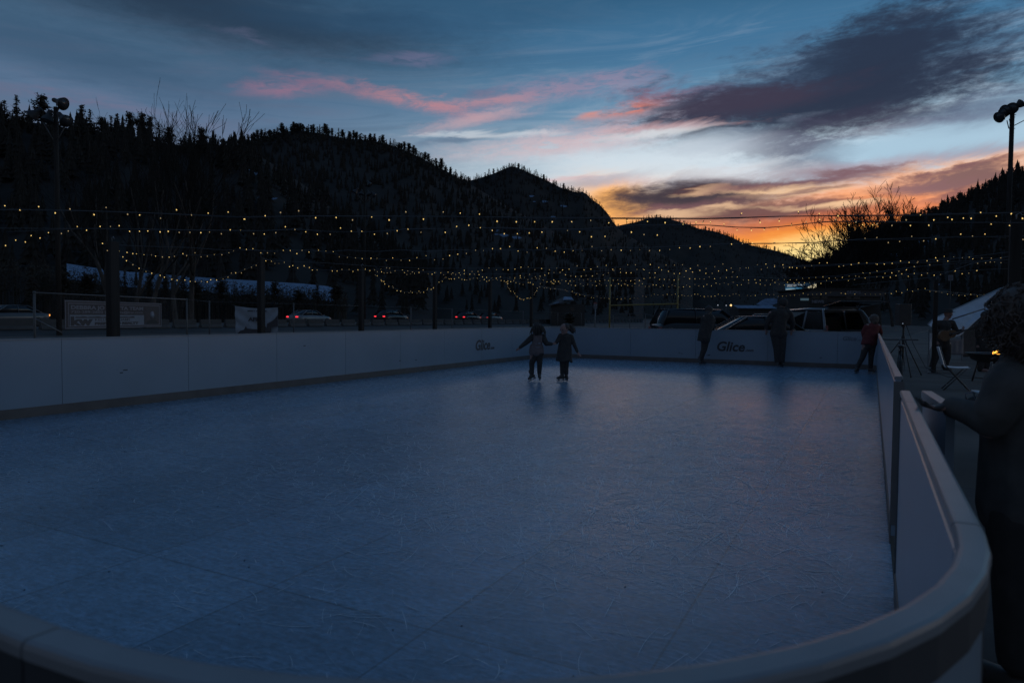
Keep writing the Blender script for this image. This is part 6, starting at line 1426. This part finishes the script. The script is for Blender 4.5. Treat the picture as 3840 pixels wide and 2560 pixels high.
# bicycle behind the right rail
bk = thing('bicycle', 'dark bicycle parked against the outside of the right board', 'bicycle', rk(AR+.34, 14.3, -.07), math.pi/2-TH)
for x in (-.52, .52):
    mb = MB(); n = 28; rg = []
    for i in range(n+1): q = 6.283*i/n; rg.append([Vector((x+math.cos(q)*(.33+.020*math.cos(t)), .020*math.sin(t), .34+math.sin(q)*(.33+.020*math.cos(t)))) for t in [6.283*k/8 for k in range(8)]])
    mb.rings(rg, caps=False); wo = mb.build('wheel', M['rubber'], bk)
    mb = MB()
    for i in range(14): q = 6.283*i/14; mb.tube([(x, .02*(-1)**i, .34), (x+math.cos(q)*.32, 0, .34+math.sin(q)*.32)], .0018, 3)
    mb.build('spokes', M['steel'], wo); mb = MB(); mb.lathe([(.02, -.04), (.025, -.03), (.025, .03), (.02, .04)], (x, 0, .34), (0, 1, 0), 10); mb.build('hub', M['steel'], wo)
mb = MB(); bb_, se, hd, ra, fa = (-.06, 0, .29), (-.20, 0, .80), (.36, 0, .82), (-.52, 0, .34), (.52, 0, .34)
for a, b_ in ((bb_, se), (bb_, (.38, 0, .72)), (se, hd), ((.36, 0, .86), (.40, 0, .68)), (bb_, ra), ((-.19, 0, .76), ra), ((.40, 0, .68), fa)): mb.tube([a, b_], .018, 8)
mb.build('frame', M['darkpaint'], bk)
mb = MB(); mb.ball((-.24, 0, .90), (.14, .06, .03), nu=12, nv=6); mb.tube([(-.20, 0, .78), (-.23, 0, .89)], .013, 6); mb.build('saddle', M['black'], bk)
mb = MB(); mb.tube([(.36, 0, .84), (.36, 0, .98), (.40, 0, 1.0)], .014, 6); mb.tube([(.36, .30, 1.0), (.40, .12, 1.0), (.40, -.12, 1.0), (.36, -.30, 1.0)], .013, 8); mb.build('handlebar', M['dark'], bk)
mb = MB(); mb.lathe([(.03, -.01), (.09, -.004), (.09, .004), (.03, .01)], (-.06, .05, .29), (0, 1, 0), 20); mb.tube([(-.06, .07, .29), (.08, .07, .20)], .01, 6); mb.box((.08, .11, .20), (.09, .08, .02)); mb.build('crank', M['dark'], bk)
# floor mat outside the gate
mt = thing('floor_mat', 'dark rubber mat on the ground outside the gate', 'mat', rk(AR+.08, 3.4, -.067), -TH); mb = MB(); mb.box((.62, 1.5, .006), (1.15, 3.4, .012)); mb.build('mat', M['mat_rubber'], mt, bevel=.004)

def folding_chair(label, loc, rz):
    o = thing('folding_chair', label, 'chair', loc, rz, 'white folding chairs')
    mb = MB(); n = 9; rg = []
    for i in range(n): v = i/(n-1); zz = .48+.36*v; yy = .19+.10*v; w = .215-.03*max(0, v-.7)/.3; rg.append([Vector((x*w, yy+.025*(x*x)-.012*0, zz)) for x in (-1, -.6, -.2, .2, .6, 1)]+[Vector((x*w, yy+.025*(x*x)+.018, zz)) for x in (1, .6, .2, -.2, -.6, -1)])
    mb.rings(rg); mb.build('backrest', M['whiteplastic'], o, bevel=.004)
    mb = MB(); mb.rings([[Vector((x*.205*(1-.1*max(0, v-.6)), .19-.40*v, .455-.012*math.sin(3.1*v)+.010*x*x)) for x in (-1, -.5, 0, .5, 1)]+[Vector((x*.205*(1-.1*max(0, v-.6)), .19-.40*v, .435-.012*math.sin(3.1*v)+.010*x*x)) for x in (1, .5, 0, -.5, -1)] for v in [k/8 for k in range(9)]]); mb.build('seat', M['whiteplastic'], o)
    for s in (-1, 1):
        mb = MB(); mb.tube([(s*.225, .30, .86), (s*.225, .20, .50), (s*.225, -.22, .0)], .0125, 7); mb.build('leg', M['dark'], o)
        mb = MB(); mb.tube([(s*.200, -.16, .44), (s*.200, .22, .0)], .0125, 7); mb.build('leg', M['dark'], o)
    mb = MB(); mb.tube([(-.225, -.14, .09), (.225, -.14, .09)], .010, 6); mb.build('stretcher', M['dark'], o)
    mb = MB(); mb.tube([(-.2, .14, .09), (.2, .14, .09)], .010, 6); mb.build('stretcher', M['dark'], o)
    return o
c1 = at(3586, 1372, 13.4); c1.z = -.07
folding_chair('white folding chair behind the guitarist\'s legs, turned to the fire', c1, R(62))
c2 = at(3735, 1560, 8.7); c2.z = -.07
folding_chair('white folding chair nearest the camera, partly hidden by the curly haired person', c2, R(172))
bag = thing('bag', 'dark bag lying on the ground beside the nearest folding chair', 'bag', at(3668, 1395, 9.4)*1.0); bag.location.z = -.07
mb = MB(); mb.ball((0, 0, .16), (.20, .13, .17), nu=16, nv=10); mb.build('sack', M['clothblack'], bag); mb = MB(); mb.tube([(-.15, 0, .28), (-.17, 0, .36), (0, 0, .40), (.06, 0, .33)], .010, 6); mb.build('strap', M['lettergrey'], bag)
fpit = at(3738, 1322, 15.2); fpit.z = -.07
fo = thing('fire_pit', 'low dark fire pit under the tent', 'fire pit', fpit); zr_ = at(3738, 1324, 15.2).z+.07
mb = MB(); mb.lathe([(.30, zr_-.22), (.48, zr_-.14), (.56, zr_-.01), (.60, zr_), (.60, zr_-.02), (.52, zr_-.03), (.40, zr_-.12), (.05, zr_-.14)], n=24); mb.build('bowl', M['black'], fo)
for q in (.5, 2.6, 4.7): mb = MB(); mb.tube([(math.cos(q)*.34, math.sin(q)*.34, zr_-.2), (math.cos(q)*.44, math.sin(q)*.44, 0)], .018, 6); mb.build('leg', M['black'], fo)
fi = thing('fire', 'small orange flames burning in the fire pit', 'fire', fpit+Vector((0, 0, zr_)))
rs = random.Random(6); mb = MB()
for x, w, h_ in ((-.075, .030, .06), (-.03, .03, .075), (.0, .035, .10), (.035, .03, .085), (.065, .028, .12)):
    mb.tube([(x, 0, -.05), (x+.01, -.01, h_*.35-.03), (x-.012, 0, h_*.7-.03), (x+.012, .01, h_-.02)], [w*.7, w, w*.5, .002], 8)
mb.build('flames', M['flame'], fi)

# tent with its front flap pulled out on ropes
tn = thing('tent', 'pale canopy tent whose front flap is pulled down and out by ropes', 'tent', (0, 0, 0))
def cloth(name, corner_rows, m, dips=.04, seed=0):
    """a pulled sheet through rows of measured points, with soft folds"""
    nv = len(corner_rows); N_ = 18; rows = []
    for r in corner_rows:
        pts = [Vector(p) for p in r]; out = []
        for i in range(N_+1):
            t = i/N_*(len(pts)-1); j = min(int(t), len(pts)-2); out.append(pts[j].lerp(pts[j+1], t-j))
        rows.append(out)
    fine = []
    for j in range(nv-1):
        for k in range(8):
            t = k/8; fine.append([a.lerp(b, t) for a, b in zip(rows[j], rows[j+1])])
    fine.append(rows[-1]); V = []
    for j, r in enumerate(fine):
        for i, p in enumerate(r):
            e = math.sin(math.pi*i/N_)*math.sin(math.pi*j/(len(fine)-1)); f = math.sin(7*i/N_*2+j*.22+seed)*.5+.5*noise.noise(p*1.7)
            V.append(p+Vector((0, 0, -dips*e*2))+Vector((0, -1, .3))*(f*dips*e))
    mb = MB(); n = N_+1; mb.add(V, [(j*n+i, j*n+i+1, (j+1)*n+i+1, (j+1)*n+i) for j in range(len(fine)-1) for i in range(N_)], 0, True)
    o = mb.build(name, M[m], tn); s = o.modifiers.new('thickness', 'SOLIDIFY'); s.thickness = .006; return o
T = lambda x, y, d: at(x, y, d)
cloth('front_flap', [[T(3478, 1216, 20.4), T(3560, 1268, 20.2), T(3602, 1258, 20.5)], [T(3505, 1192, 20.8), T(3600, 1212, 20.7), T(3668, 1196, 21.0)], [T(3600, 1150, 21.6), T(3660, 1162, 21.4), T(3720, 1150, 21.5)], [T(3756, 1079, 22.4), T(3780, 1110, 22.2), T(3812, 1135, 22.0)]], 'tent', .05)
cloth('roof', [[T(3756, 1079, 22.4), T(3840, 1084, 22.6), T(4010, 1094, 22.8)], [T(3790, 1092, 21.4), T(3860, 1096, 21.4), T(4030, 1102, 21.6)]], 'tent', .03, 2)
cloth('back_roof', [[T(3756, 1079, 22.4), T(3840, 1084, 22.6), T(4010, 1094, 22.8)], [T(3740, 1150, 25.0), T(3860, 1150, 25.4), T(4050, 1152, 25.8)]], 'tent', .03, 4)
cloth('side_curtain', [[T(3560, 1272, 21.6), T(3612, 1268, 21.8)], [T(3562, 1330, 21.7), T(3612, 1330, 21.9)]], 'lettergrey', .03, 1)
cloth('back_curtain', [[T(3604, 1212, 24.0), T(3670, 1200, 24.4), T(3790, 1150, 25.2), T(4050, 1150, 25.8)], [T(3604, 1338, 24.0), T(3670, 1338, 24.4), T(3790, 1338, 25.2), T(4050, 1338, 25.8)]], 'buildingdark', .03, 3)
for x, yt, d in ((3486, 1236, 20.5), (3612, 1204, 23.0), (3742, 1090, 22.3), (3985, 1095, 22.7)):
    t = T(x, yt, d); mb = MB(); mb.box((t.x, t.y, (t.z-.07)/2), (.04, .04, t.z+.07)); mb.build('leg', M['steel'], tn)
mb = MB(); mb.tube([T(3478, 1216, 20.4), T(3505, 1192, 20.8), T(3600, 1150, 21.6), T(3756, 1079, 22.4)], .018, 6); mb.build('edge_pole', M['steel'], tn)
mb = MB(); mb.tube([T(3572, 1196, 20.6), T(3690, 1158, 21.2)], .02, 6); mb.build('seam_pole', M['dark'], tn)
for a, b_ in (((3480, 1240, 20.4), (3402, 1256, 18.4)), ((3602, 1258, 20.5), (3608, 1275, 20.6))):
    e = T(*b_); mb = MB(); mb.tube([T(*a), e], .008, 5); mb.build('guy_rope', M['wire'], tn)
e = T(3402, 1256, 18.4); mb = MB(); mb.tube([e, Vector((e.x-.35, e.y-.5, -.07))], .008, 5); mb.build('guy_rope', M['wire'], tn)
fx_ = thing('folded_flag', 'white cloth strip hanging from the tent leg left of the guitarist', 'cloth', (0, 0, 0)); a = [T(3487, 1248, 20.4), T(3502, 1250, 20.5), T(3497, 1290, 20.5), T(3486, 1312, 20.4)]; mb = MB(); mb.prism(a, (0, .012, 0)); mb.build('cloth', M['tent'], fx_)
